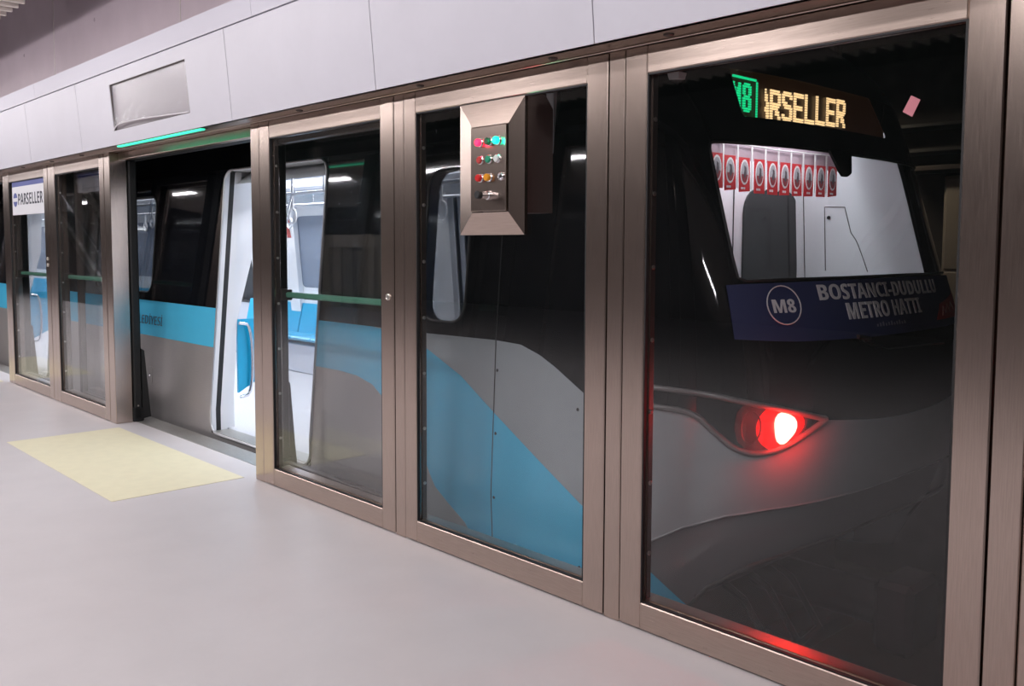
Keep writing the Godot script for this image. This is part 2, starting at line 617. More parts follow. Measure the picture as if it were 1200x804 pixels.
func platform() -> void:
	var t := thing("floor", "pale grey smooth platform floor", "floor", Vector3.ZERO, "", "structure")
	part("slab", Geo.new().box(Vector3(-45, -0.5, -0.168), Vector3(8, 0, 13.2)), M.floor, t)
	part("sill_plate", Geo.new().box(Vector3(-45, -0.1, -0.352), Vector3(8, -0.001, -0.172), 0.004), M.sill, t, "brushed metal threshold plate along the platform edge")
	part("platform_edge", Geo.new().box(Vector3(-45, -1.3, -0.345), Vector3(8, -0.1, -0.18)), M.concrete, t)
	for k in 2:
		var dx := -5.59 * k
		var y := thing("floor_marking", ["pale yellow painted rectangle on the floor before the open doorway with the green light", "pale yellow painted rectangle on the floor before the next doorway along"][k], "marking", Vector3(-6.48 + dx, 0, 0.45))
		part("paint", Geo.new().box(Vector3(-7.575 + dx, 0.0, 0.035), Vector3(-5.395 + dx, 0.0025, 0.868), 0.001), M.yellow, y)
	# header box over the screen doors: tilted white panels, bright edge strip, bronze soffit
	var w := thing("wall_header", "white panelled header above the platform screen doors", "wall", Vector3(-6, H, 0), "", "structure")
	var seams: Array = [-21.0, -18.64, -17.12, -15.7, -13.35, -10.85, -9.33, -7.93, -5.261, -3.74, -2.319, -0.9, 0.52, 1.94, 3.4, 5.0]
	for i in seams.size() - 1:
		var x0: float = seams[i] + 0.003
		var x1: float = seams[i + 1] - 0.003
		var g := Geo.new()
		if i == 7:
			fascia_piece(g, x0, -7.19, H, 2.797)
			fascia_piece(g, -5.835, x1, H, 2.797)
			fascia_piece(g, -7.19, -5.835, H, 2.362)
			fascia_piece(g, -7.19, -5.835, 2.703, 2.797)
		else:
			fascia_piece(g, x0, x1, H, 2.797)
		part("panel", g, M.fascia, w)
	var gj := Geo.new()
	gj.box(Vector3(-21, H + 0.01, 0.02), Vector3(5, 2.95, 0.10))
	part("backing", gj, M.joint, w)
	var edges: Array = [-21.0, -17.0, -13.0, -8.98, -4.9, -0.9, 5.0]
	for i in edges.size() - 1:
		var g := Geo.new()
		fascia_piece(g, edges[i] + 0.0015, edges[i + 1] - 0.0015, 2.806, 2.934)
		part("edge_strip", g, M.fascia_edge, w)
	part("top_cover", Geo.new().box(Vector3(-21, 2.925, -0.02), Vector3(5, 2.934, 0.19)), M.fascia, w)
	# soffit strip with round bolt heads
	part("soffit", Geo.new().box(Vector3(-21, H, 0.012), Vector3(5, H + 0.012, 0.134), 0.002), M.steel_across, w)
	part("track_rail", Geo.new().box(Vector3(-21, H - 0.004, -0.13), Vector3(5, H + 0.1, 0.004), 0.003), M.steel_across, w)
	for x in [-20.3, -19.4, -18.5, -17.7, -14.9, -14.0, -9.9, -9.0, -8.2, -4.6, -3.489, -2.611, -2.033, -1.2, -0.4, 0.4, 1.2, 2.0]:
		part("bolt", Geo.new().lathe(Vector3(x, H, 0.06), Vector3.DOWN, [[0, 0.02], [0.005, 0.019], [0.008, 0.014], [0.008, 0.0]], 12), M.channel, w)
	part("rear_casing", Geo.new().box(Vector3(-21, 2.2, -0.26), Vector3(5, 3.2, -0.14)), M.dark, w)
	# header rails over the two door openings
	for k in 2:
		var dx := -5.59 * k
		var r := Geo.new()
		r.box(Vector3(-7.74 + dx, 2.19, -0.135), Vector3(-5.3 + dx, H - 0.005, -0.075), 0.004)
		part("header_rail", r, M.steel_across, w)
	# upper wall
	var u := thing("wall_upper", "grey brown satin panelled wall above the white header", "wall", Vector3(-6, 2.9, -0.05), "", "structure")
	part("backing", Geo.new().box(Vector3(-45, 2.9, -0.3), Vector3(8, 5.2, -0.06)), M.joint, u)
	for i in 18:
		var x1 := 4.7 - 2.765 * i
		part("panel", Geo.new().box(Vector3(x1 - 2.765 + 0.006, 2.9, -0.055), Vector3(x1 - 0.006, 5.2, -0.03), 0.002), M.wall_panel, u)
		part("seam_strip", Geo.new().box(Vector3(x1 - 0.005, 2.9, -0.056), Vector3(x1 + 0.005, 5.2, -0.026), 0.002), M.seam, u)
	# ceiling with baffles
	var c := thing("ceiling", "dark platform ceiling hung with pale parallel baffles", "ceiling", Vector3(-10, 4.6, 5), "", "structure")
	part("slab", Geo.new().box(Vector3(-45, 4.6, -0.3), Vector3(8, 4.9, 13.4)), M.ceiling, c)
	var bm := Geo.new().box(Vector3(-0.015, 0, 0), Vector3(0.015, 0.15, 5.6), 0.003).mesh(Vector3.ZERO)
	for i in 150:
		shared("baffle", bm, M.baffle, c, Transform3D(Basis(), Vector3(4.0 - 0.175 * i, 3.41, 0.5)))
	for row in 2:
		part("carrier", Geo.new().box(Vector3(-22.2, 3.56, 1.2 + 3.4 * row), Vector3(4.1, 3.6, 1.24 + 3.4 * row)), M.dark, c)
		for i in 8:
			part("hanger", Geo.new().box(Vector3(-22 + i * 3.7, 3.6, 1.21 + 3.4 * row), Vector3(-21.98 + i * 3.7, 4.6, 1.23 + 3.4 * row)), M.dark, c)

func fascia_piece(g: Geo, x0: float, x1: float, y0: float, y1: float) -> void:
	var t := 0.03
	var a := Vector3(x0, y0, fz(y0))
	var b := Vector3(x1, y0, fz(y0))
	var c := Vector3(x1, y1, fz(y1))
	var d := Vector3(x0, y1, fz(y1))
	var back := Vector3(0, 0, -t)
	var m := (a + c) / 2.0 + back / 2.0
	g.flat([a, b, c, d], m)
	g.flat([a + back, b + back, c + back, d + back], m)
	g.flat([a, b, b + back, a + back], m)
	g.flat([d, c, c + back, d + back], m)
	g.flat([a, d, d + back, a + back], m)
	g.flat([b, c, c + back, b + back], m)

# ---------------------------------------------------------------- platform screen doors
func post(x0: float, x1: float, label: String, deep := 0.14) -> void:
	var t := thing("screen_post", label, "post", Vector3((x0 + x1) / 2, 0, -0.07))
	part("cover", Geo.new().box(Vector3(x0 + 0.003, 0.0, -deep), Vector3(x1 - 0.003, H - 0.004, -0.002), 0.004), M.steel, t)

func screen_panel(x0: float, g0: float, g1: float, x1: float, label: String, push_bar: bool) -> Node3D:
	var t := thing("platform_screen", label, "glass panel", Vector3((x0 + x1) / 2, 0, -0.06))
	var y0 := 0.006
	var b := 0.112
	var top := 2.147
	var y1 := H - 0.006
	var d := -0.062
	part("stile", Geo.new().box(Vector3(x0 + 0.002, y0, d), Vector3(g0, y1, 0), 0.004), M.steel, t)
	part("stile", Geo.new().box(Vector3(g1, y0, d), Vector3(x1 - 0.002, y1, 0), 0.004), M.steel, t)
	part("bottom_rail", Geo.new().box(Vector3(g0, y0, d), Vector3(g1, b, -0.0008), 0.004), M.steel_across, t)
	part("top_rail", Geo.new().box(Vector3(g0, top, d), Vector3(g1, y1, -0.0008), 0.004), M.steel_across, t)
	part("pane", Geo.new().box(Vector3(g0 + 0.001, b + 0.001, -0.032), Vector3(g1 - 0.001, top - 0.001, -0.02)), M.glass, t)
	part("gasket", Geo.new().box(Vector3(g0, b, -0.0195), Vector3(g0 + 0.006, top, -0.004)).box(Vector3(g0, b, -0.0195), Vector3(g1, b + 0.006, -0.004)).box(Vector3(g1 - 0.006, b, -0.0195), Vector3(g1, top, -0.004)).box(Vector3(g0, top - 0.006, -0.0195), Vector3(g1, top, -0.004)), M.rubber, t)
	var ch := part("glazing_channel", Geo.new().box(Vector3(g0, b, d), Vector3(g0 + 0.005, top, -0.034)), M.channel, t)
	part("glazing_channel", Geo.new().box(Vector3(g1 - 0.005, b, d), Vector3(g1, top, -0.034)), M.channel, t)
	part("sill_ledge", Geo.new().box(Vector3(g0, b, d - 0.04), Vector3(g1, b + 0.006, -0.034)), M.steel_across, t)
	for i in 7:
		var y := 0.3 + 0.28 * i
		part("bolt", Geo.new().lathe(Vector3(g0 + 0.005, y, d + 0.015), Vector3.RIGHT, [[0, 0.009], [0.004, 0.009], [0.006, 0.006], [0.006, 0.0]], 8), M.bolt, ch)
	if push_bar:
		var g := Geo.new()
		g.box(Vector3(g0 + 0.02, 1.175, -0.125), Vector3(g1 - 0.01, 1.21, -0.085), 0.008)
		part("push_bar", g, M.bar_green, t, "green horizontal push bar")
		part("bracket", Geo.new().box(Vector3(g0 + 0.005, 1.16, -0.13), Vector3(g0 + 0.03, 1.225, -0.055), 0.003), M.channel, t)
		part("bracket", Geo.new().box(Vector3(g1 - 0.03, 1.16, -0.13), Vector3(g1 - 0.005, 1.225, -0.055), 0.003), M.channel, t)
	return t

func key_lock(parent: Node, x: float, y: float) -> void:
	part("key_lock", Geo.new().lathe(Vector3(x, y, 0.0), Vector3.BACK, [[0, 0.017], [0.005, 0.017], [0.008, 0.013], [0.004, 0.009], [0.004, 0.0]], 16), M.bolt, parent, "round metal key lock")

func sliding_leaf(lead: float, trail: float, label: String) -> void:
	# the leaf stands slid open behind its fixed panel; its leading stile is black
	var s := signf(trail - lead)
	var t := thing("sliding_leaf", label, "sliding door", Vector3((lead + trail) / 2, 0, -0.2))
	var za := -0.222
	var zb := -0.152
	part("leading_stile", Geo.new().box(Vector3(minf(lead, lead + s * 0.15), 0.012, za), Vector3(maxf(lead, lead + s * 0.15), 2.2, zb), 0.012), M.rubber, t, "black rubber-faced leading edge")
	part("trailing_stile", Geo.new().box(Vector3(minf(trail, trail - s * 0.07), 0.02, za + 0.01), Vector3(maxf(trail, trail - s * 0.07), 2.2, zb - 0.01), 0.004), M.channel, t)
	var a := minf(lead + s * 0.15, trail - s * 0.07)
	var b := maxf(lead + s * 0.15, trail - s * 0.07)
	part("top_rail", Geo.new().box(Vector3(a, 2.14, za + 0.01), Vector3(b, 2.2, zb - 0.01), 0.004), M.channel, t)
	part("bottom_rail", Geo.new().box(Vector3(a, 0.02, za + 0.01), Vector3(b, 0.1, zb - 0.01), 0.004), M.channel, t)
	part("pane", Geo.new().box(Vector3(a, 0.1, -0.192), Vector3(b, 2.14, -0.182)), M.glass, t)
	# wedge that fills the gap to the train low down
	var p := v2([[za, 0.02], [za, 0.62], [za - 0.025, 0.6], [za - 0.055, 0.2], [za - 0.07, 0.03]])
	var w := Geo.new().prism(p, Vector3(maxf(lead, lead + s * 0.11), 0, 0), Vector3(0, 0, 1), Vector3(0, 1, 0), -0.11)
	part("gap_filler", w, M.rubber, t, "black tapering gap filler")
	part("floor_shoe", Geo.new().box(Vector3(minf(lead, lead + s * 0.16), 0.001, za - 0.01), Vector3(maxf(lead, lead + s * 0.16), 0.12, zb + 0.01), 0.006), M.rubber, t)
	part("bolt", Geo.new().lathe(Vector3(lead, 0.135, -0.185), Vector3(-s, 0, 0), [[0, 0.008], [0.004, 0.006], [0.004, 0]], 8), M.bolt, t)

func screen_doors() -> void:
	screen_panel(-2.283, -2.177, -1.032, -0.927, "large glass screen panel in brown steel frame before the red tail light", false)
	var r2 := screen_panel(-3.704, -3.608, -2.479, -2.368, "glass screen panel in brown steel frame with the button box", false)
	var r1 := screen_panel(-5.195, -5.069, -3.906, -3.791, "glass emergency door panel with green push bar beside the open doorway, nearer the button box", true)
	key_lock(r1, -3.84, 1.235)
	screen_panel(-9.25, -9.15, -7.981, -7.87, "glass emergency door panel with push bar beside the post lit green", true)
	var l1 := screen_panel(-10.79, -10.675, -9.484, -9.36, "glass emergency door panel carrying the white station name sign", true)
	key_lock(l1, -9.42, 1.3)
	key_lock(l1, -9.42, 1.36)
	screen_panel(-0.834, -0.728, 0.4, 0.51, "glass screen panel in brown steel frame ahead of the train front", false)
	screen_panel(0.6, 0.71, 1.84, 1.95, "glass screen panel in brown steel frame at the end of the row", false)
	screen_panel(-14.84, -14.74, -13.571, -13.46, "glass screen panel beyond the second doorway", false)
	post(-2.368, -2.283, "narrow brown steel post between the button box panel and the tail light panel")
	post(-3.791, -3.704, "narrow brown steel post between the push bar door and the button box panel")
	post(-5.31, -5.195, "brown steel jamb post of the open doorway beside the push bar door")
	post(-7.87, -7.735, "wide steel jamb post with green glow at its top beside the doorway")
	post(-9.36, -9.25, "brown steel post between the two push bar doors by the station name sign")
	post(-10.90, -10.79, "brown steel jamb post beside the white station name sign")
	post(-0.927, -0.834, "narrow brown steel post right after the tail light panel")
	post(0.51, 0.60, "narrow brown steel post between the last two screen panels")
	post(-13.46, -13.325, "steel jamb post on the far side of the second doorway")
	sliding_leaf(-7.735, -9.12, "open sliding glass door with black edge by the green lit post")
	sliding_leaf(-5.40, -4.05, "open sliding glass door with black edge behind the push bar door panel")
	sliding_leaf(-13.325, -14.7, "open sliding glass door with black edge across the second doorway")
	sliding_leaf(-10.99, -9.65, "open sliding glass door with black edge behind the station name sign")
	# station name sign on the glass
	var s := thing("station_sign", "white station name sign with blue top band reading PARSELLER on the glass", "sign", Vector3(-10.03, 2.0, -0.012))
	part("sheet", Geo.new().box(Vector3(-10.6, 1.80, -0.0195), Vector3(-9.492, 2.09, -0.0165)), M.white, s)
	part("band", Geo.new().box(Vector3(-10.6, 2.09, -0.0195), Vector3(-9.492, 2.143, -0.0163)), M.blue_print, s, "blue top band")
	part("lettering", text_geo("PARSELLER", Vector3(-10.39, 1.9, -0.0165), Vector3(0.82, 0, 0), Vector3(0, 0.118, 0), 0.001), M.ink, s)
	var ring := Geo.new()
	ring.prism(circle(0.072, 24), Vector3(-10.49, 1.957, -0.0155), Vector3.RIGHT, Vector3.UP, 0.001)
	part("emblem", ring, M.blue_print, s, "round metro emblem")
	part("emblem_bar", Geo.new().box(Vector3(-10.575, 1.938, -0.0155), Vector3(-10.405, 1.976, -0.0145)), M.white, s)
	# green door light strip in the header
	var gl := thing("door_light", "glowing green light strip above the open doorway", "light", Vector3(-6.46, H, 0.11))
	part("strip", Geo.new().box(Vector3(-7.2, H - 0.014, 0.094), Vector3(-5.73, H - 0.001, 0.128), 0.004), M.green_led, gl)
	part("channel", Geo.new().box(Vector3(-7.22, H - 0.004, 0.086), Vector3(-5.71, H, 0.136)), M.channel, gl)
	var al := AreaLight3D.new()
	al.name = "strip_light"
	al.area_size = Vector2(1.46, 0.03)
	al.light_energy = 0.022
	al.light_color = Color(0.1, 1.0, 0.68)
	al.area_range = 20.0
	al.shadow_enabled = true
	al.transform = Transform3D(Basis(Vector3.RIGHT, -PI / 2), Vector3(0, -0.02, 0))
	gl.add_child(al)
	# unused display set in the header panel, still in its plastic film
	var dp := thing("header_display", "grey rectangular display in crumpled plastic film set in the white header", "display", Vector3(-6.51, 2.5, 0.15))
	var g := Geo.new()
	var q := [Vector3(-7.19, 2.362, fz(2.362) - 0.022), Vector3(-5.835, 2.362, fz(2.362) - 0.022), Vector3(-5.835, 2.703, fz(2.703) - 0.022), Vector3(-7.19, 2.703, fz(2.703) - 0.022)]
	g.quad(q[0], q[1], q[2], q[3], Vector3(0, -0.09, 1).normalized())
	part("screen", g, M.screen_off, dp)
	var fr := Geo.new()
	for i in 4:
		fr.tube([q[i] + Vector3(0, 0, 0.01), q[(i + 1) % 4] + Vector3(0, 0, 0.01)], 0.007, 6)
	part("frame", fr, M.channel, dp)
	var rng := RandomNumberGenerator.new()
	rng.seed = 5
	var fl := Geo.new()
	var nx := 22
	var ny := 8
	var pts: Array = []
	for i in nx + 1:
		var col: Array = []
		for j in ny + 1:
			var fx := float(i) / nx
			var fy := float(j) / ny
			var sag := 0.05 * sin(PI * fx) * pow(1.0 - fy, 3.0)
			var y := lerpf(2.366, 2.699, fy) - sag * 0.0 + 0.04 * pow(1.0 - fy, 4.0) * sin(PI * pow(fx, 0.45))
			col.append(Vector3(lerpf(-7.185, -5.84, fx), y, fz(y) - 0.012 + rng.randf_range(-0.0008, 0.0008) * (1.0 - fy) + 0.012 * pow(1.0 - fy, 2.0)))
		pts.append(col)
	for i in nx:
		for j in ny:
			for tr in [[pts[i][j], pts[i + 1][j], pts[i + 1][j + 1]], [pts[i][j], pts[i + 1][j + 1], pts[i][j + 1]]]:
				var fn: Vector3 = (tr[1] - tr[0]).cross(tr[2] - tr[0]).normalized()
				if fn.z < 0.0:
					fn = -fn
				fl.tri(tr[0], tr[1], tr[2], fn, fn, fn)
	part("film", fl, M.film, dp, "clear crumpled plastic film")
	var hem: Array = []
	for i in nx + 1:
		hem.append(pts[i][0] + Vector3(0, 0, 0.004))
	part("film_hem", Geo.new().tube(hem, 0.005, 6), std(rgb8(222, 216, 222), 0.2), dp)
	button_box()
	# pink paper tag on the glass
	var pk := thing("paper_tag", "small tilted pink paper tag stuck on the glass", "tag", Vector3(-1.19, 1.92, -0.02))
	var pb := Geo.new()
	pb.prism(v2([[-1.193, 1.953], [-1.217, 1.907], [-1.188, 1.889], [-1.165, 1.937]]), Vector3(0, 0, -0.0185), Vector3.RIGHT, Vector3.UP, 0.001)
	part("paper", pb, std(rgb8(206, 130, 140), 0.7), pk)

func circle(r: float, seg := 20) -> PackedVector2Array:
	var out := PackedVector2Array()
	for k in seg:
		out.append(Vector2(cos(TAU * k / seg), sin(TAU * k / seg)) * r)
	return out

func button_box() -> void:
	var t := thing("button_box", "steel control box with coloured push buttons on the glass screen panel", "control box", Vector3(-3.05, 1.55, 0.0))
	var o := [Vector3(-3.264, 1.549, 0), Vector3(-2.834, 1.549, 0), Vector3(-2.834, 2.142, 0), Vector3(-3.264, 2.142, 0)]
	var z := 0.032
	var i4 := [Vector3(-3.142, 1.648, z), Vector3(-2.902, 1.648, z), Vector3(-2.902, 2.03, z), Vector3(-3.142, 2.03, z)]
	var names := ["bevel", "bevel", "bevel", "bevel"]
	for k in 4:
		var g := Geo.new()
		var k2 := (k + 1) % 4
		var m: Vector3 = (o[0] + o[2]) / 2.0 + Vector3(0, 0, -0.05)
		g.flat([o[k], o[k2], i4[k2], i4[k]], m)
		g.flat([o[k], o[k2], o[k2] + Vector3(0, 0, -0.018), o[k] + Vector3(0, 0, -0.018)], m)
		part(names[k], g, M.steel if k % 2 == 1 else M.steel_across, t)
	part("face_plate", Geo.new().box(Vector3(-3.138, 1.652, z - 0.004), Vector3(-2.906, 2.026, z + 0.014), 0.003), M.steel, t)
	# housing behind the glass
	var hp := v2([[-0.27, 1.65], [-0.033, 1.65], [-0.033, 2.18], [-0.22, 2.18], [-0.27, 2.12]])
	part("rear_housing", Geo.new().prism(hp, Vector3(-3.14, 0, 0), Vector3(0, 0, 1), Vector3(0, 1, 0), 0.21), std(rgb8(128, 112, 106), 0.45, 0.5), t)
	var fz0 := z + 0.014
	var spots := [
		[-3.085, 1.956, "lamp", Color(1.0, 0.12, 0.28)], [-3.022, 1.957, "off", rgb8(16, 84, 60)], [-2.967, 1.957, "lamp", Color(0.05, 0.95, 0.72)],
		[-3.081, 1.879, "off", rgb8(176, 56, 52)], [-3.024, 1.879, "off", rgb8(24, 138, 108)], [-2.968, 1.879, "off", rgb8(214, 210, 212)],
		[-3.081, 1.8, "off", rgb8(200, 24, 26)], [-3.024, 1.8, "off", rgb8(226, 150, 20)]]
	for s in spots:
		var at := Vector3(s[0] + 0.012, s[1], fz0)
		var lit: bool = s[2] == "lamp"
		var deep := 0.023 if (lit or s[1] < 1.81 or s[0] == -3.022) else 0.015
		var bz := part("button_bezel", Geo.new().lathe(at, Vector3.BACK, [[0, 0.0195], [0.004, 0.0195], [0.006, 0.017], [0.006, 0.0]], 20), M.chrome, t)
		var cap := Geo.new().lathe(at, Vector3.BACK, [[0.004, 0.0165], [deep - 0.005, 0.0165], [deep, 0.0125], [deep, 0.0]], 20)
		part("button_cap", cap, glow(s[3], 2.6) if lit else std(s[3], 0.3), bz)
		if lit:
			var l := OmniLight3D.new()
			l.name = "button_light"
			l.light_color = s[3]
			l.light_energy = 0.0025
			l.omni_range = 8.0
			l.light_size = 0.012
			l.shadow_enabled = true
			l.position = at + Vector3(0, 0, deep + 0.02) - t.position
			t.add_child(l, true)
	part("key_switch", Geo.new().lathe(Vector3(-2.93, 1.8, fz0), Vector3.BACK, [[0, 0.018], [0.008, 0.018], [0.012, 0.014], [0.008, 0.008], [0.008, 0.0]], 20), M.chrome, t, "chrome key switch")
	var sel := part("selector_switch", Geo.new().lathe(Vector3(-3.015, 1.722, fz0), Vector3.BACK, [[0, 0.02], [0.01, 0.02], [0.014, 0.016], [0.05, 0.013], [0.05, 0.0]], 20), M.chrome, t, "chrome selector with black knob")
	part("knob", Geo.new().lathe(Vector3(-3.015, 1.722, fz0 + 0.05), Vector3.BACK, [[0, 0.013], [0, 0.018], [0.018, 0.018], [0.022, 0.014], [0.022, 0.0]], 20), M.rubber, sel)

# ---------------------------------------------------------------- the train
const DOORS := [[-6.80, -5.30], [-12.39, -10.89], [-17.98, -16.48]]
const WINDOWS := [[-4.19, -3.80], [-9.57, -8.12], [-15.16, -13.71], [-20.8, -19.3]]
const LOWER := [[-4.15, 0.998], [-3.54, 1.004], [-3.34, 0.996], [-3.2, 0.955], [-3.09, 0.907], [-2.89, 0.802], [-2.75, 0.792], [-2.614, 0.791], [-2.349, 0.786], [-2.226, 0.707], [-2.079, 0.626], [-1.933, 0.607], [-1.779, 0.636], [-1.651, 0.689], [-1.531, 0.74], [-1.346, 0.723], [-1.069, 0.694], [-1.0, 0.692]]
const CHIN := [[-2.9, -0.5], [-2.42, -0.42], [-2.28, -0.2], [-2.173, -0.099], [-2.083, -0.005], [-1.846, 0.092], [-1.536, 0.14], [-1.213, 0.165], [-1.0, 0.168]]
const CREASE := [[-2.8, 0.1], [-2.66, 0.13], [-2.541, 0.181], [-2.336, 0.275], [-2.089, 0.337], [-1.833, 0.362], [-1.4, 0.375], [-1.0, 0.378]]

func both(line: Array) -> Array:
	# the near half of a line across the nose and its mirror image
	var out: Array = line.duplicate()
	for i in range(line.size() - 2, -1, -1):
		out.append([mir(line[i][0]), line[i][1]])
	return out

func window_hole(w: Array) -> PackedVector2Array:
	return rounded(w[0], 1.075, w[1], 1.93, 0.11)

func train() -> void:
	var t := thing("metro_train", "black, cyan and silver metro train with lit interior standing behind the screen doors", "train", Vector3(-8, -1.1, ZC))
	var tail := -22.0
	var far_end := mir(tail)
	# --- black upper body with window holes
	var spans: Array = [[tail, -17.98], [-16.48, -12.39], [-10.89, -6.80], [-5.30, -4.15]]
	var wh: Array = []
	for w in WINDOWS:
		wh.append(window_hole(w))
	for i in spans.size():
		var g := Geo.new()
		skin_holed(g, rect2(spans[i][0], 1.0, spans[i][1], 2.08), wh, 0.0)
		part("upper_side_panel", g, M.black, t, "glossy black window band")
	var head := Geo.new()
	skin(head, rect2(tail, 2.08, XB, 2.32), 0.0)
	part("door_header_panel", head, M.black, t)
	# --- nose
	var ws := windscreen_poly()
	var ledw := rounded(-1.768, 2.09, -0.76, 2.335, 0.02)
	var low: Array = both(LOWER)
	var nose := PackedVector2Array()
	for q in low:
		nose.append(Vector2(q[0], q[1]))
	nose.append(Vector2(mir(-4.15), 2.08))
	nose.append(Vector2(mir(XB), 2.08))
	nose.append(Vector2(mir(XB), 2.32))
	nose.append(Vector2(XB, 2.32))
	nose.append(Vector2(XB, 2.08))
	nose.append(Vector2(-4.15, 2.08))
	var gn := Geo.new()
	skin_holed(gn, nose, [ws, ledw, wh[0]], 0.0)
	part("front_mask", gn, M.black, t, "glossy black front mask")
	var rf := Geo.new()
	skin(rf, rect2(tail, 2.32, far_end, 3.64), 0.0)
	part("roof", rf, M.roof, t)
	# --- lower body
	for i in 4:
		var x1: float = [-17.98, -12.39, -6.80, -4.15][i]
		var g := Geo.new()
		skin(g, rect2(spans[i][0], -0.5, x1, 1.0), 0.0)
		part("lower_side_panel", g, M.stainless, t, "brushed stainless lower side")
	for d in DOORS:
		var g := Geo.new()
		skin(g, rect2(d[0], -0.5, d[1], 0.02), 0.0)
		part("door_sill_panel", g, M.stainless, t)
	var sil := PackedVector2Array()
	for q in low:
		sil.append(Vector2(q[0], q[1]))
	sil.append(Vector2(mir(-4.15), -0.5))
	var ch: Array = both(CHIN)
	for i in range(ch.size() - 1, -1, -1):
		sil.append(Vector2(ch[i][0], ch[i][1]))
	sil.append(Vector2(-4.15, -0.5))
	var cr: Array = both(CREASE)
	var crp := PackedVector2Array()
	for q in cr:
		crp.append(Vector2(q[0], q[1]))
	crp.append(Vector2(mir(-2.8), -0.9))
	crp.append(Vector2(-2.8, -0.9))
	var gs := Geo.new()
	for q in Geometry2D.clip_polygons(sil, crp):
		skin(gs, q, 0.0)
	part("silver_front", gs, M.silver, t, "silver painted front and cab side")
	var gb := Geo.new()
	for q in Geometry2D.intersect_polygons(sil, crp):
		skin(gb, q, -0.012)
	part("bumper", gb, M.bumper, t, "lower bumper with the shade of its undercut put into a darker grey")
	var cb := Geo.new()
	skin_bar(cb, cr, 0.007, -0.005)
	part("bumper_edge", cb, M.silver, t)
	var chb := Geo.new()
	skin_bar(chb, both(CHIN.slice(2)), 0.012, -0.012)
	part("chin_edge", chb, M.rubber, t)
	# --- cyan livery
	for i in 3:
		var g := Geo.new()
		skin(g, rect2(spans[i][0], 0.69, [-17.98, -12.39, -6.80][i], 1.0), 0.002)
		part("cyan_band", g, M.cyan, t, "cyan livery band")
	var sw := v2([[-5.30, 1.0], [-4.66, 1.0], [-4.42, 0.982], [-4.115, 0.913], [-3.798, 0.79], [-3.502, 0.622], [-3.167, 0.44], [-2.844, 0.27], [-2.518, 0.067], [-2.173, -0.099], [-2.1, -0.2], [-2.2, -0.5], [-3.3, -0.5], [-3.55, -0.15], [-3.702, 0.0], [-3.85, 0.08], [-3.962, 0.148], [-4.065, 0.284], [-4.25, 0.42], [-4.45, 0.55], [-4.624, 0.645], [-4.8, 0.683], [-5.0, 0.694], [-5.30, 0.694]])
	var gw := Geo.new()
	for q in Geometry2D.intersect_polygons(sw, rect2(-5.3, -0.5, -4.1, 1.0)):
		skin(gw, q, 0.002)
	for q in Geometry2D.intersect_polygons(sw, rect2(-4.1, -0.5, -2.0, 1.0)):
		for k in Geometry2D.intersect_polygons(q, sil):
			skin(gw, k, 0.002)
	part("cyan_swoosh", gw, M.cyan, t, "cyan livery swoosh")
	# side lettering
	var lt := Geo.new()
	var l: Array = letters("BELEDİYESİ", false)
	var pts: PackedVector3Array = l[0]
	for i in range(0, pts.size(), 3):
		var q: Array = []
		for k in 3:
			var w := pts[i + k]
			q.append(on_skin(lerpf(-8.52, -7.84, w.x), lerpf(0.79, 0.885, w.y), 0.003 + 0.001 * w.z))
		var fn: Vector3 = (q[1] - q[0]).cross(q[2] - q[0]).normalized()
		lt.tri(q[0], q[1], q[2], -fn, -fn, -fn)
	part("side_lettering", lt, M.ink, t, "dark capital letters on the cyan band")
	# seam and screws on the cab side, latch on the stainless side
	var sm := Geo.new()
	skin_bar(sm, [[-3.54, 2.3], [-3.53, 1.0], [-3.46, -0.4]], 0.0035, 0.001)
	part("panel_joint", sm, M.rubber, t)
	for q in [[-3.504, 0.848], [-3.486, 0.519], [-3.468, 0.187], [-2.86, -0.027], [-2.92, 0.72]]:
		part("screw", Geo.new().lathe(on_skin(q[0], q[1], 0.0), skin_normal(q[0], q[1]), [[0.002, 0.009], [0.004, 0.007], [0.004, 0]], 8), M.rubber, t)
	var lp := Geo.new()
	skin_slab(lp, rounded(-8.11, 0.26, -7.99, 0.42, 0.02), 0.0, 0.003)
	var latch := part("service_latch", lp, M.stainless, t)
	part("catch", Geo.new().lathe(on_skin(-8.05, 0.34, 0.003), Vector3.BACK, [[0, 0.018], [0.006, 0.016], [0.006, 0]], 12), M.chrome, latch)
	# --- glazing
	for i in WINDOWS.size():
		var g := Geo.new()
		skin(g, wh[i], -0.004)
		part("side_window", g, M.tint, t, "dark tinted side window")
		var gk := Geo.new()
		var ln: Array = []
		for q in wh[i]:
			ln.append([q.x, q.y])
		skin_bar(gk, ln, 0.008, 0.0, true)
		part("window_gasket", gk, M.rubber, t)
	var gws := Geo.new()
	skin(gws, ws, -0.004)
	part("windscreen", gws, M.windscreen, t, "wide curved windscreen")
	var wsl: Array = []
	for q in ws:
		wsl.append([q.x, q.y])
	var wgk := Geo.new()
	skin_bar(wgk, wsl, 0.007, -0.001, true)
	part("windscreen_gasket", wgk, M.rubber, t)
	var sp := Geo.new()
	skin_slab(sp, v2([[-1.16, 1.965], [-1.03, 1.965], [-1.06, 1.86], [-1.085, 1.842], [-1.118, 1.842], [-1.13, 1.865]]), 0.002, 0.012)
	part("camera_fin", sp, M.rubber, t, "black tapering fin at the windscreen top")
	led_sign(t, ledw)
	tail_light(t)
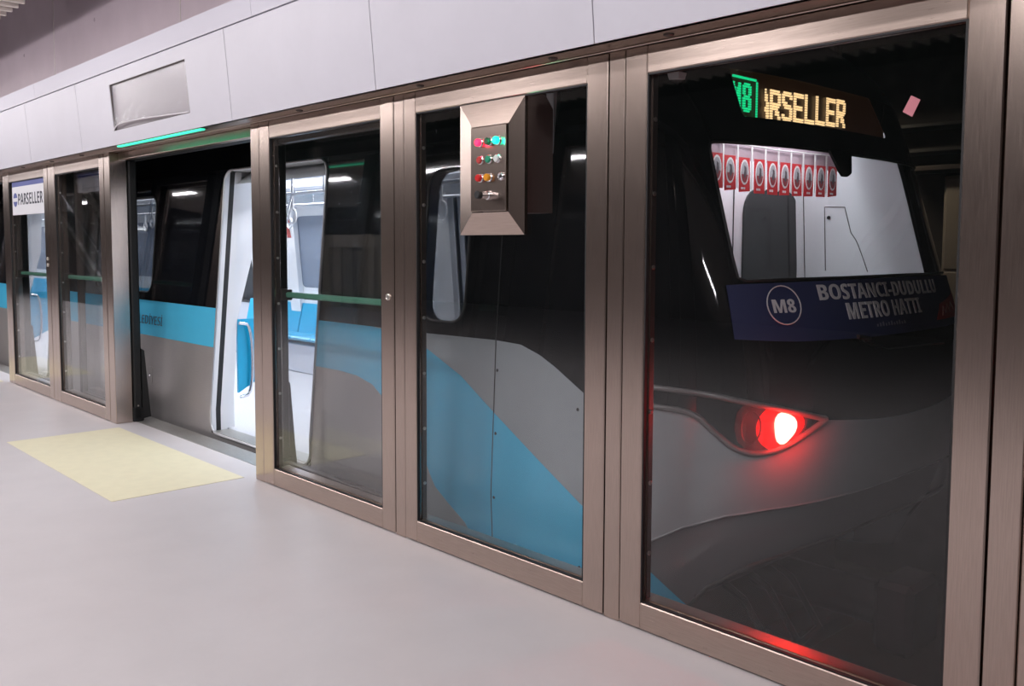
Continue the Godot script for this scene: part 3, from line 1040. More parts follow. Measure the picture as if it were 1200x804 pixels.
	# trim beads of the nose
	for line in [[[-2.86, 0.855], [-2.617, 0.878], [-2.26, 0.863], [-2.082, 0.839], [-1.799, 0.8], [-1.531, 0.745]], [[-2.86, 0.8], [-2.614, 0.791], [-2.349, 0.786], [-2.226, 0.707], [-2.079, 0.626], [-1.933, 0.607], [-1.779, 0.636], [-1.651, 0.689], [-1.531, 0.742]]]:
		for side in 2:
			var ln: Array = []
			for q in line:
				ln.append([q[0] if side == 0 else mir(q[0]), q[1]])
			var g := Geo.new()
			skin_bar(g, chaikin(chaikin(ln)), 0.014, 0.004)
			part("trim_bead", g, M.trim, t)
	# wipers and grab irons low on the mask
	var wp := Geo.new()
	skin_bar(wp, [[-1.25, 1.07], [-1.1, 1.02], [-0.8, 1.0]], 0.004, 0.012)
	skin_bar(wp, [[-1.3, 1.09], [-1.22, 1.075]], 0.012, 0.02)
	part("wiper", wp, M.rubber, t)
	# --- doorways
	for d in DOORS:
		doorway(t, d)
	interior(t, tail)
	cab(t)
	# under the nose
	var uf := Geo.new()
	uf.box(Vector3(-22, -1.0, ZC - 1.25), Vector3(-3.4, -0.5, ZC + 1.25))
	uf.box(Vector3(-3.4, -0.75, ZC - 0.9), Vector3(-2.7, -0.02, ZC + 0.9), 0.03)
	part("underframe", uf, M.dark, t)
	var cp := Geo.new()
	cp.tube([Vector3(-2.8, -0.32, ZC), Vector3(-1.98, -0.32, ZC)], 0.11, 14)
	cp.box(Vector3(-1.98, -0.5, ZC - 0.17), Vector3(-1.78, -0.14, ZC + 0.17), 0.03)
	cp.box(Vector3(-2.5, -0.62, ZC - 0.35), Vector3(-2.3, -0.5, ZC + 0.35), 0.02)
	part("coupler", cp, M.dark, t)
	var hs := Geo.new()
	for k in 3:
		var zz := ZC + 0.25 + 0.22 * k
		hs.tube([Vector3(-2.6, -0.12, zz), Vector3(-2.35, -0.2, zz + 0.04), Vector3(-2.2, -0.42, zz + 0.02), Vector3(-2.35, -0.6, zz)], 0.018, 8)
	part("brake_hose", hs, M.rubber, t)
	for s in [-1, 1]:
		part("wheel", Geo.new().lathe(Vector3(-4.6, -0.82, ZC + s * 0.72 - 0.06), Vector3.BACK, [[0, 0.0], [0, 0.42], [0.1, 0.42], [0.11, 0.46], [0.14, 0.46], [0.14, 0.0]], 24), M.roof, t)
	banner()
	pennants()

func chaikin(line: Array) -> Array:
	# the line with its corners cut, so that a bead bends smoothly
	var out: Array = [line[0]]
	for i in line.size() - 1:
		var a := Vector2(line[i][0], line[i][1])
		var b := Vector2(line[i + 1][0], line[i + 1][1])
		var p := a.lerp(b, 0.25)
		var q := a.lerp(b, 0.75)
		out.append([p.x, p.y])
		out.append([q.x, q.y])
	out.append(line[line.size() - 1])
	return out

func windscreen_poly() -> PackedVector2Array:
	var near := [[-1.0, 1.362], [-1.3, 1.36], [-1.692, 1.358], [-1.96, 1.352], [-2.012, 1.365], [-2.03, 1.45], [-2.07, 1.75], [-2.094, 1.935], [-2.085, 1.958], [-2.055, 1.966], [-1.622, 1.963], [-1.2, 1.963], [-1.0, 1.963]]
	var out := PackedVector2Array()
	for q in near:
		out.append(Vector2(q[0], q[1]))
	for i in range(near.size() - 2, 0, -1):
		out.append(Vector2(mir(near[i][0]), near[i][1]))
	return out

const FONT := {
	"A": ["0011100", "0011100", "0110110", "0110110", "0110110", "1100011", "1100011", "1111111", "1111111", "1100011", "1100011", "1100011"],
	"R": ["111110", "111111", "110011", "110011", "110011", "111111", "111110", "111100", "110110", "110110", "110011", "110011"],
	"S": ["011110", "111111", "110011", "110000", "111000", "011110", "001111", "000011", "000011", "110011", "111111", "011110"],
	"E": ["111111", "111111", "110000", "110000", "110000", "111110", "111110", "110000", "110000", "110000", "111111", "111111"],
	"L": ["110000", "110000", "110000", "110000", "110000", "110000", "110000", "110000", "110000", "110000", "111111", "111111"],
	"8": ["011110", "111111", "110011", "110011", "110011", "011110", "111111", "110011", "110011", "110011", "111111", "011110"],
	"M": ["1100011", "1100011", "1110111", "1110111", "1111111", "1111111", "1101011", "1101011", "1100011", "1100011", "1100011", "1100011"]}

func led_dots(g: Geo, ch: String, z: float, y: float, dz: float, dy: float, from_col := 0, widen := true) -> float:
	var rows: Array = FONT[ch]
	var cols: Array = []
	var w: int = rows[0].length()
	for c in range(from_col, w):
		cols.append(c)
		if widen and w == 6 and (c == 2 or c == 3):
			cols.append(c)
	for r in rows.size():
		for k in cols.size():
			if rows[r][cols[k]] == "1":
				var p := Vector3(-2.445, y - dy * r, z - dz * k)
				g.box(p - Vector3(0.003, dy * 0.36, dz * 0.34), p + Vector3(0.003, dy * 0.36, dz * 0.34))
	return z - dz * cols.size()

func led_sign(t: Node, hole: PackedVector2Array) -> void:
	var bd := Geo.new()
	bd.box(Vector3(-2.49, 2.06, ZC - 0.82), Vector3(-2.455, 2.4, ZC + 0.82))
	var board := part("led_board", bd, glow(Color(0.16, 0.085, 0.035), 0.35), t, "dark brown display board")
	var amber := glow(Color(1.0, 0.86, 0.64), 1.3)
	var z := -1.262
	var first := Geo.new()
	z = led_dots(first, "A", z, 2.268, 0.0125, 0.0126, 4) - 0.01
	part("amber_letter", first, amber, board, "clipped amber dot matrix letter")
	for ch in "RSELLER":
		var g := Geo.new()
		z = led_dots(g, ch, z, 2.27 + 0.034 * (-1.29 - z) / 0.85, 0.0123, 0.0126) - 0.014
		part("amber_letter", g, amber, board, "amber dot matrix letter " + ch)
	var gg := Geo.new()
	led_dots(gg, "M", -0.975, 2.27, 0.0105, 0.0115)
	led_dots(gg, "8", -1.066, 2.274, 0.0125, 0.0115, 0, false)
	for k in 14:
		for y in [2.300, 2.116]:
			var p := Vector3(-2.445, y, -0.98 - 0.0145 * k)
			gg.box(p - Vector3(0.003, 0.005, 0.006), p + Vector3(0.003, 0.005, 0.006))
	for k in range(1, 15):
		var p2 := Vector3(-2.445, 2.116 + 0.0123 * k, -1.183)
		gg.box(p2 - Vector3(0.003, 0.005, 0.005), p2 + Vector3(0.003, 0.005, 0.005))
	part("green_letters", gg, glow(Color(0.1, 0.9, 0.6), 1.0), board, "glowing green line number")
	var gp := Geo.new()
	skin(gp, hole, -0.004)
	part("sign_window", gp, M.led_window, t)
	var al := AreaLight3D.new()
	al.name = "sign_light"
	al.area_size = Vector2(0.86, 0.15)
	al.light_energy = 0.012
	al.light_color = Color(1.0, 0.75, 0.42)
	al.area_range = 20.0
	al.shadow_enabled = true
	al.transform = Transform3D(Basis(Vector3.UP, -PI / 2), Vector3(-2.435, 2.22, -1.72) - origin_of[t])
	t.add_child(al)

func tail_light(t: Node) -> void:
	for side in 2:
		var f := func(q): return [q[0] if side == 0 else mir(q[0]), q[1]]
		var lens: Array = [[-2.1, 0.72], [-2.085, 0.79], [-2.045, 0.822], [-1.95, 0.822], [-1.85, 0.805], [-1.72, 0.78], [-1.665, 0.755], [-1.68, 0.715], [-1.73, 0.67], [-1.82, 0.635], [-1.93, 0.622], [-2.02, 0.632], [-2.075, 0.665]].map(f)
		var g := Geo.new()
		skin(g, v2(lens), 0.001)
		var bowl := part("tail_light_housing", g, std(rgb8(120, 28, 26), 0.2, 0.5), t, "dark red reflector housing")
		var core: Array = []
		for k in 20:
			var a := TAU * k / 20
			var r := 1.0 + 0.1 * sin(3.0 * a + 1.0)
			core.append(f.call([-1.795 + 0.07 * r * cos(a), 0.722 + 0.068 * r * sin(a)]))
		var gc := Geo.new()
		skin(gc, v2(core), 0.008)
		part("lamp_core", gc, glow(Color(1.0, 0.42, 0.36), 14.0 if side == 0 else 5.0), bowl, "glowing white hot core")
		var rg: Array = []
		for k in 24:
			var a := TAU * k / 24
			rg.append(f.call([-1.82 + 0.15 * cos(a), 0.722 + 0.1 * sin(a)]))
		var gr := Geo.new()
		for q in Geometry2D.intersect_polygons(v2(rg), v2(lens)):
			skin(gr, q, 0.005)
		part("lamp_ring", gr, glow(Color(1.0, 0.06, 0.03), 0.7), bowl, "glowing red reflector")
		var gb := Geo.new()
		var bcore: Array = []
		for k in 16:
			var a := TAU * k / 16
			bcore.append(f.call([-2.0 + 0.06 * cos(a), 0.725 + 0.07 * sin(a)]))
		skin_bar(gb, bcore, 0.004, 0.006, true)
		part("reflector_rim", gb, std(rgb8(120, 24, 22), 0.2, 0.6), bowl)
		var gl := Geo.new()
		skin_slab(gl, v2(lens), 0.012, 0.006)
		part("lamp_lens", gl, pane(Color(0.5, 0.02, 0.02), 0.12), bowl)
		var o := OmniLight3D.new()
		o.name = "tail_lamp_light"
		o.light_color = Color(1.0, 0.1, 0.06)
		o.light_energy = 0.14 if side == 0 else 0.012
		o.omni_range = 30.0
		o.light_size = 0.05
		o.shadow_enabled = true
		o.position = on_skin(f.call([-1.795, 0.72])[0], 0.72, 0.07) - origin_of[t]
		t.add_child(o, true)

func doorway(t: Node, d: Array) -> void:
	var x0: float = d[0]
	var x1: float = d[1]
	# rounded silver frame round the opening, on the skin
	var outer := rounded(x0, 0.02, x1, 2.08, 0.1, 6)
	var ln: Array = []
	for q in outer:
		ln.append([q.x, q.y])
	var g := Geo.new()
	skin_bar(g, ln, 0.010, 0.004, true)
	part("door_frame", g, M.door_frame, t, "silver rounded doorway frame")
	# corner webs that make the opening round
	var cw := Geo.new()
	for q in Geometry2D.clip_polygons(rect2(x0, 0.02, (x0 + x1) / 2, 2.08), outer):
		skin(cw, q, 0.001)
	for q in Geometry2D.clip_polygons(rect2((x0 + x1) / 2, 0.02, x1, 2.08), outer):
		skin(cw, q, 0.001)
	part("frame_corner", cw, M.black, t)
	# reveal: white jambs and black rubber seals
	for s in 2:
		var x := x0 if s == 0 else x1
		var sg := 1.0 if s == 0 else -1.0
		for k in [[0.0, 0.035, M.white, "jamb"], [0.035, 0.075, M.rubber, "door_seal"], [0.075, 0.13, M.white, "jamb"]]:
			var gj := Geo.new()
			for j in 12:
				var ya := lerpf(0.03, 2.07, j / 12.0)
				var yb := lerpf(0.03, 2.07, (j + 1) / 12.0)
				var za := tab(PROF, ya, 2)
				var zb := tab(PROF, yb, 2)
				gj.quad(Vector3(x + sg * 0.006, ya, za - k[0]), Vector3(x + sg * 0.006, yb, zb - k[0]), Vector3(x + sg * 0.006, yb, zb - k[1]), Vector3(x + sg * 0.006, ya, za - k[1]), Vector3(sg, 0, 0))
			part(k[3], gj, k[2], t)
	part("threshold", Geo.new().box(Vector3(x0 + 0.01, 0.0, -0.55), Vector3(x1 - 0.01, 0.032, -0.402), 0.004), M.sill, t)
	part("lintel", Geo.new().box(Vector3(x0, 2.08, -0.75), Vector3(x1, 2.16, -0.57)), M.lining, t)

func inner(g: Geo, x0: float, x1: float, v0: float, v1: float, far: bool, off := -0.08) -> void:
	if far:
		skin(g, rect2(mir(x1), v0, mir(x0), v1), off, true)
	else:
		skin(g, rect2(x0, v0, x1, v1), off, true)

func interior(t: Node, tail: float) -> void:
	var x_end := -3.25
	part("saloon_floor", Geo.new().box(Vector3(tail, -0.1, ZC - 1.28), Vector3(x_end, 0.03, ZC + 1.2)), M.train_floor, t, "pale saloon floor")
	part("saloon_ceiling", Geo.new().box(Vector3(tail, 2.22, ZC - 1.15), Vector3(x_end, 2.3, ZC + 1.15)), M.lining, t)
	part("end_wall", Geo.new().box(Vector3(tail - 0.05, 0, ZC - 1.25), Vector3(tail, 2.25, ZC + 1.2)), M.lining_grey, t)
	for s in [-1, 1]:
		part("ceiling_duct", Geo.new().box(Vector3(tail, 2.08, ZC + s * 0.62 - 0.14), Vector3(x_end, 2.22, ZC + s * 0.62 + 0.14), 0.03), M.lining_grey, t)
		var lt := part("ceiling_light", Geo.new().box(Vector3(tail, 2.195, ZC + s * 0.32 - 0.07), Vector3(x_end - 0.05, 2.215, ZC + s * 0.32 + 0.07), 0.004), M.train_light, t, "glowing white light strip")
		for k in 6:
			var al := AreaLight3D.new()
			al.name = "saloon_light"
			al.area_size = Vector2(2.9, 0.14)
			al.light_energy = 1.9
			al.light_color = Color(0.96, 0.98, 1.0)
			al.area_range = 20.0
			al.shadow_enabled = true
			al.transform = Transform3D(Basis(Vector3.RIGHT, -PI / 2), Vector3(-4.85 - 3.05 * k, 2.19, ZC + s * 0.32) - origin_of[t])
			t.add_child(al, true)
		# coving between the ceiling and the walls
		var cv := Geo.new()
		var a := Vector3(0, 1.98, ZC + s * 1.105)
		var b := Vector3(0, 2.21, ZC + s * 0.78)
		cv.quad(a + Vector3(tail, 0, 0), a + Vector3(x_end, 0, 0), b + Vector3(x_end, 0, 0), b + Vector3(tail, 0, 0), Vector3(0, -0.8, -s * 0.6))
		part("coving", cv, M.lining, t)
	# near side lining between the doors
	var spans: Array = [[tail, -17.98], [-16.48, -12.39], [-10.89, -6.80], [-5.30, x_end]]
	for i in 4:
		var g := Geo.new()
		skin_holed(g, rect2(spans[i][0], 0.0, spans[i][1], 2.1), [window_hole(WINDOWS[[3, 2, 1, 0][i]])], -0.08, true)
		part("wall_lining", g, M.lining, t)
	# far side: lining, windows, closed doors
	for i in 4:
		var w: Array = WINDOWS[[3, 2, 1, 0][i]]
		var wide := [mir(w[1]) - (0.2 if i < 3 else 0.0), mir(w[0]) + (0.2 if i < 3 else 0.0)]
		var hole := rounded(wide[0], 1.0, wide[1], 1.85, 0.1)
		var g := Geo.new()
		skin_holed(g, rect2(mir(spans[i][1]), 0.0, mir(spans[i][0]), 2.1), [hole], -0.08, true)
		part("wall_lining", g, M.lining, t)
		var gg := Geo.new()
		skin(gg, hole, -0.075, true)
		part("far_window", gg, std(rgb8(128, 138, 156), 0.12), t, "far side window with the reflected bright interior painted in as grey blue")  # grey blue stands in for the bright saloon mirrored in dark glass
	for d in DOORS:
		for s in 2:
			var a := lerpf(d[0], d[1], 0.5 * s) + (0.02 if s == 0 else 0.004)
			var b := lerpf(d[0], d[1], 0.5 * s + 0.5) - (0.004 if s == 0 else 0.02)
			var hole := rounded(mir(b) + 0.1, 0.75, mir(a) - 0.1, 1.9, 0.12)
			var g := Geo.new()
			skin_holed(g, rect2(mir(b), 0.03, mir(a), 2.05), [hole], -0.05, true)
			var leaf := part("far_door_leaf", g, M.lining_grey, t, "grey closed door leaf")
			var gw := Geo.new()
			skin(gw, hole, -0.048, true)
			part("door_window", gw, M.black, leaf)
			var gk := Geo.new()
			var ln: Array = []
			for q in hole:
				ln.append([q.x, q.y])
			skin_bar(gk, ln, 0.012, -0.055, true)
			part("window_seal", gk, M.rubber, leaf)
		for x in [d[0], d[1], (d[0] + d[1]) / 2]:
			var gs := Geo.new()
			skin_bar(gs, [[mir(x), 0.03], [mir(x), 2.06]], 0.016, -0.06)
			part("door_seal", gs, M.rubber, t)
		# white pillars with stickers
		for x in [d[0] - 0.13, d[1] + 0.13, d[1] + 1.03]:
			var gp := Geo.new()
			skin_slab(gp, rect2(mir(x) - 0.11, 0.03, mir(x) + 0.11, 2.08), -0.14, 0.06)
			var pl := part("door_pillar", gp, M.white_gloss, t)
			if d[0] > -7.0:
				continue
			var gr := Geo.new()
			skin(gr, rect2(mir(x) - 0.05, 1.78, mir(x) + 0.05, 1.82), -0.143, true)
			part("sticker", gr, std(rgb8(200, 50, 50), 0.5), pl, "red sticker")
			var gt := Geo.new()
			skin(gt, v2([[mir(x) - 0.05, 1.6], [mir(x) + 0.05, 1.6], [mir(x) + 0.05, 1.74], [mir(x) - 0.01, 1.74]]), -0.143, true)
			part("sticker", gt, std(rgb8(170, 70, 66), 0.5), pl, "red warning sticker")
	# draught screens with D handles beside each near door
	for d in DOORS:
		for s in 2:
			var x: float = d[0] - 0.04 if s == 0 else d[1] + 0.04
			var sg := 1.0 if s == 0 else -1.0
			var poly := v2([[-0.47, 0.03], [-0.62, 0.03], [-0.62, 0.30], [-0.66, 0.9], [-0.80, 1.4], [-0.84, 2.1], [-0.63, 2.1], [-0.52, 0.9]])
			part("draught_screen", Geo.new().prism(poly, Vector3(x + 0.015, 0, 0), Vector3(0, 0, -1), Vector3(0, 1, 0), 0.03) if false else Geo.new().prism(poly, Vector3(x - 0.015, 0, 0), Vector3(0, 0, 1), Vector3(0, 1, 0), -0.03), M.white_gloss, t, "white draught screen")
			var lw := Geo.new()
			lw.prism(v2([[-0.66, 0.3], [-1.02, 0.5], [-1.02, 0.9], [-0.66, 0.9]]), Vector3(x - 0.012, 0, 0), Vector3(0, 0, 1), Vector3(0, 1, 0), -0.024)
			part("seat_side", lw, M.seat, t, "blue seat side panel")
			var hd: Array = []
			for k in 13:
				var a := PI * k / 12.0
				hd.append(Vector3(x + sg * 0.02, 0.57 + 0.3 * cos(a) * (1.0 if absf(cos(a)) < 0.98 else 1.0), -0.66 - 0.11 * pow(sin(a), 0.4)))
			part("grab_handle", Geo.new().tube(hd, 0.014, 8), M.chrome, t, "chrome D handle")
	# seats
	var shell := Geo.new()
	shell.prism(v2([[0, 0.40], [0.40, 0.42], [0.43, 0.45], [0.41, 0.47], [0.06, 0.455], [-0.02, 0.80], [-0.06, 0.80], [-0.03, 0.44]]), Vector3(-0.215, 0, 0), Vector3(0, 0, 1), Vector3(0, 1, 0), -0.43)
	var sm := shell.mesh(Vector3.ZERO)
	for bench in [[-10.65, -7.05], [-16.24, -12.64], [-21.6, -18.3], [-5.02, -3.6]]:
		var cnt := int((bench[1] - bench[0]) / 0.45)
		for far in [1]:
			var zz := ZC - 1.17 if far == 1 else ZC + 1.15
			for k in cnt:
				var at := Vector3(bench[0] + 0.45 * (k + 0.5), 0.0, zz)
				shared("seat", sm, M.seat, t, Transform3D(Basis(Vector3.UP, 0.0 if far == 1 else PI), at))
			part("seat_plinth", Geo.new().box(Vector3(bench[0], 0.03, zz + (0.0 if far == 1 else -0.3)), Vector3(bench[1], 0.36, zz + (0.3 if far == 1 else 0.0)), 0.01), M.lining_grey, t)
	# grab rails, straps and poles
	for s in [-1, 1]:
		var zz: float = ZC + s * 0.55
		part("grab_rail", Geo.new().tube([Vector3(tail, 1.93, zz), Vector3(-3.6, 1.93, zz)], 0.017, 8), M.chrome, t)
		for k in 34:
			var x := -4.4 - 0.5 * k
			if k % 4 == 0:
				part("rail_drop", Geo.new().tube([Vector3(x, 1.93, zz), Vector3(x, 2.1, zz)], 0.012, 6), M.chrome, t)
				continue
			var g := Geo.new()
			g.box(Vector3(x - 0.015, 1.80, zz - 0.004), Vector3(x + 0.015, 1.95, zz + 0.004))
			var loop: Array = []
			for j in 11:
				var a := TAU * j / 10.0
				loop.append(Vector3(x + 0.055 * sin(a), 1.745 + 0.06 * cos(a), zz))
			g.tube(loop, 0.011, 6)
			part("strap_handle", g, M.white_gloss, t)
	for d in DOORS:
		for x in [d[0] - 0.1, d[1] + 0.1]:
			part("pole", Geo.new().tube([Vector3(x, 0.4, -1.05), Vector3(x, 1.2, -0.99), Vector3(x, 1.93, ZC + 0.55), Vector3(x, 2.1, ZC + 0.55)], 0.016, 8), M.chrome, t)

func cab(t: Node) -> void:
	var xb := -3.2
	var bh := Geo.new()
	bh.box(Vector3(xb - 0.05, 0.0, ZC - 1.26), Vector3(xb, 2.28, ZC + 1.2))
	var bulk := part("cab_bulkhead", bh, M.lining, t, "white cab rear wall")
	var dr := Geo.new()
	dr.prism(rounded(2.26, 0.3, 2.92, 1.87, 0.16), Vector3(xb + 0.012, 0, 0), Vector3(0, 0, -1), Vector3(0, 1, 0), 0.012)
	part("cab_door_window", dr, std(rgb8(34, 36, 36), 0.15), bulk, "dark rounded cab door window")
	part("wall_joint", Geo.new().box(Vector3(xb, 0.0, -3.0), Vector3(xb + 0.004, 2.0, -2.985)).box(Vector3(xb, 0.0, -2.16), Vector3(xb + 0.004, 2.0, -2.152)), M.rubber, bulk)
	var g := Geo.new()
	skin(g, rect2(mir(-1.95), 0.0, mir(xb), 2.26), -0.08, true)
	var lin := part("cab_side_lining", g, M.lining, t, "white cab side wall")
	var lk := Geo.new()
	var ul := mir(-2.98)
	skin_bar(lk, [[ul, 1.35], [ul, 1.77], [ul - 0.14, 1.765], [ul - 0.24, 1.35]], 0.003, -0.081)
	part("locker_joint", lk, M.channel, lin)
	part("locker_lock", Geo.new().lathe(on_skin(ul - 0.03, 1.7, -0.081), Vector3(0, 0, 1), [[0, 0.012], [0.006, 0.012], [0.006, 0]], 10), M.rubber, lin)
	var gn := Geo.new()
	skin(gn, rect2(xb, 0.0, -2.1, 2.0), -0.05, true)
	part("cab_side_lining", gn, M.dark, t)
	part("cab_ceiling", Geo.new().box(Vector3(xb, 2.25, ZC - 1.12), Vector3(-2.5, 2.28, ZC + 1.12)), M.lining, t)
	var dk := Geo.new()
	dk.prism(v2([[-2.7, 0.03], [-2.7, 1.16], [-2.5, 1.26], [-2.28, 1.26], [-2.28, 0.03]]), Vector3(0, 0, ZC + 1.0), Vector3(1, 0, 0), Vector3(0, 1, 0), 2.0)
	part("driver_desk", dk, M.dark, t)
	part("cab_floor", Geo.new().box(Vector3(xb, -0.05, ZC - 1.2), Vector3(-2.3, 0.03, ZC + 1.2)), M.roof, t)
	part("cab_wall_joint", joint_bar([[mir(-3.13), 0.9], [mir(-3.13), 2.2]]), M.channel, lin)
	var turn := Basis(Vector3.BACK, deg_to_rad(-35.0)) * Basis(Vector3.RIGHT, -PI / 2)
	var lamp := part("cab_light", Geo.new().box(Vector3(-2.64, 2.165, ZC - 0.6), Vector3(-2.54, 2.18, ZC + 0.4), 0.003), M.train_light, t, "added cab lamp that brightens the pennants")
	var al := AreaLight3D.new()  # extra lamp, put in to light the fronts of the pennants
	al.name = "pennant_fill_light"
	al.area_size = Vector2(0.1, 1.0)
	al.light_energy = 0.16
	al.light_color = Color(0.95, 0.97, 1.0)
	al.area_range = 12.0
	al.shadow_enabled = true
	al.transform = Transform3D(turn, Vector3(-2.6, 2.15, ZC - 0.1) - origin_of[t])
	t.add_child(al)
	part("cab_light", Geo.new().box(Vector3(-3.08, 2.235, ZC - 0.9), Vector3(-2.92, 2.249, ZC + 0.6), 0.003), M.train_light, t, "added cab lamp that brightens the pennants")
	var al2 := AreaLight3D.new()
	al2.name = "cab_ceiling_light"
	al2.area_size = Vector2(0.16, 1.5)
	al2.light_energy = 0.44
	al2.light_color = Color(0.95, 0.97, 1.0)
	al2.area_range = 12.0
	al2.shadow_enabled = true
	al2.transform = Transform3D(Basis(Vector3.RIGHT, -PI / 2), Vector3(-3.0, 2.23, ZC - 0.15) - origin_of[t])
	t.add_child(al2)

func joint_bar(line: Array) -> Geo:
	var g := Geo.new()
	skin_bar(g, line, 0.003, -0.081)
	return g

func banner() -> void:
	var t := thing("front_banner", "dark blue cloth banner with white BOSTANCI-DUDULLU METRO HATTI lettering across the train front", "banner", Vector3(-2.05, 1.1, ZC))
	var p := v2([[-2.09, 1.1], [-2.105, 1.33], [-2.0, 1.335], [-1.6, 1.342], [-1.0, 1.348], [mir(-1.6), 1.342], [mir(-2.0), 1.335], [mir(-2.105), 1.33], [mir(-2.09), 1.1], [mir(-1.7), 1.085], [-1.0, 1.082], [-1.7, 1.087]])
	var g := Geo.new()
	skin_slab(g, p, 0.012, 0.003)
	part("cloth", g, std(rgb8(36, 42, 84), 0.8), t)
	var wm := std(rgb8(206, 202, 206), 0.7)
	part("lettering", skin_text("BOSTANCI-DUDULLU", -1.04, -2.2, 1.258, 1.328, 0.0155), wm, t, "white upper line of lettering")
	part("lettering", skin_text("METRO HATTI", -1.205, -1.93, 1.168, 1.243, 0.0155), wm, t, "white second line of lettering")
	# line number in a ring
	var ring := Geo.new()
	var zc := -0.845
	var vc := 1.243
	var uc := u_of_z(zc, vc)
	var du := 0.01 / (skin_at(uc + 0.005, vc) - skin_at(uc - 0.005, vc)).length()
	var rr: Array = []
	for k in 28:
		rr.append([uc + 0.083 * du * cos(TAU * k / 28), vc + 0.083 * sin(TAU * k / 28)])
	skin_bar(ring, rr, 0.0028, 0.017, true)
	part("ring", ring, wm, t)
	part("lettering", skin_text("M8", -0.795, -0.897, 1.21, 1.268, 0.0155), wm, t, "white line number")
	# faint third line as small pale marks
	var mk := Geo.new()
	for k in 11:
		var z := -1.42 - 0.028 * k
		var h := 0.012 + 0.008 * ((k * 7) % 3) / 2.0
		skin(mk, PackedVector2Array([Vector2(u_of_z(z, 1.13), 1.125), Vector2(u_of_z(z - 0.016, 1.13), 1.125), Vector2(u_of_z(z - 0.016, 1.13), 1.125 + h), Vector2(u_of_z(z, 1.13), 1.125 + h)]), 0.0165)
	part("small_print", mk, std(rgb8(120, 118, 140), 0.7), t)
	var fl := Geo.new()
	skin_slab(fl, v2([[u_of_z(-2.1, 1.2), 1.12], [u_of_z(-2.6, 1.2), 1.12], [u_of_z(-2.72, 1.2), 1.26], [u_of_z(-2.45, 1.2), 1.235], [u_of_z(-2.2, 1.2), 1.2]]), 0.0155, 0.0015)
	part("red_flash", fl, std(rgb8(176, 36, 34), 0.7), t, "red corner flash")
	var sq := Geo.new()
	skin_bar(sq, [[u_of_z(-2.2, 1.16), 1.14], [u_of_z(-2.24, 1.16), 1.185], [u_of_z(-2.26, 1.16), 1.15], [u_of_z(-2.32, 1.16), 1.195], [u_of_z(-2.34, 1.16), 1.15], [u_of_z(-2.4, 1.16), 1.2], [u_of_z(-2.45, 1.16), 1.16]], 0.0025, 0.018)
	part("script_stroke", sq, std(rgb8(214, 150, 140), 0.7), t)

func pennants() -> void:
	var px := -2.78
	var t := thing("pennant_string", "string of red pennants with pale oval emblems hanging inside the windscreen", "pennants", Vector3(px, 1.9, -1.95))
	var red := std(rgb8(206, 40, 48), 0.6)
	var pale := std(rgb8(232, 226, 226), 0.6)
	var grey := std(rgb8(172, 166, 172), 0.6)
	var maroon := std(rgb8(150, 62, 68), 0.6)
	var dark_ink := std(rgb8(92, 80, 86), 0.6)
	part("cord", Geo.new().tube([Vector3(px, 2.06, -1.15), Vector3(px, 2.05, -1.95), Vector3(px, 2.065, -2.75)], 0.004, 6), pale, t)
	var rng := RandomNumberGenerator.new()
	rng.seed = 21
	for k in 11:
		var z := -1.15 - 0.1385 * k
		var top := 1.995 - 0.012 * sin(PI * k / 10.0)
		var bt := top - 0.188
		var lean := rng.randf_range(-0.01, 0.01)
		var o := Vector3(px + rng.randf_range(-0.006, 0.006), 0, z)
		var g := Geo.new()
		g.prism(v2([[0.0, top], [0.108, top + 0.002], [0.108 + lean, bt + rng.randf_range(0.0, 0.012)], [lean, bt]]), o, Vector3(0, 0, -1), Vector3(0, 1, 0), 0.002)
		var f := part("pennant", g, red, t)
		var mid := (top + bt) / 2 + 0.016
		var cx := 0.054 + lean * 0.5
		var rim := PackedVector2Array()
		var field := PackedVector2Array()
		for j in 18:
			var d := Vector2(cos(TAU * j / 18), sin(TAU * j / 18))
			rim.append(Vector2(cx, mid) + d * Vector2(0.042, 0.069))
			field.append(Vector2(cx, mid) + d * Vector2(0.033, 0.058))
		part("emblem_rim", Geo.new().prism(rim, o + Vector3(0.001, 0, 0), Vector3(0, 0, -1), Vector3(0, 1, 0), 0.001), pale, f)
		part("emblem_field", Geo.new().prism(field, o + Vector3(0.002, 0, 0), Vector3(0, 0, -1), Vector3(0, 1, 0), 0.001), grey, f)
		for q in Geometry2D.intersect_polygons(field, rect2(-1, mid - 0.08, 1, mid - 0.012)):
			part("emblem_field", Geo.new().prism(q, o + Vector3(0.003, 0, 0), Vector3(0, 0, -1), Vector3(0, 1, 0), 0.001), maroon, f)
		part("emblem_mark", Geo.new().prism(v2([[cx - 0.014, mid - 0.02], [cx + 0.002, mid - 0.034], [cx + 0.016, mid - 0.01], [cx + 0.011, mid + 0.026], [cx - 0.006, mid + 0.034], [cx - 0.001, mid + 0.012]]), o + Vector3(0.004, 0, 0), Vector3(0, 0, -1), Vector3(0, 1, 0), 0.001), dark_ink, f)
		part("ribbon", Geo.new().box(Vector3(px - 0.003, bt + 0.02, z + 0.009), Vector3(px, 2.06, z + 0.023)), pale, t)
		for j in 3:
			part("print", Geo.new().box(o + Vector3(0, bt + 0.016, -0.036 - 0.014 * j), o + Vector3(0.0015, bt + 0.028, -0.027 - 0.014 * j)), pale, f)
	var sh := thing("sun_valance", "pale pinkish sun valance above the pennants in the cab", "sun shade", Vector3(px, 2.05, -1.95))
	part("cloth", Geo.new().box(Vector3(px - 0.03, 1.975, -2.72), Vector3(px - 0.026, 2.2, -1.1)), std(rgb8(186, 164, 174), 0.7), sh)

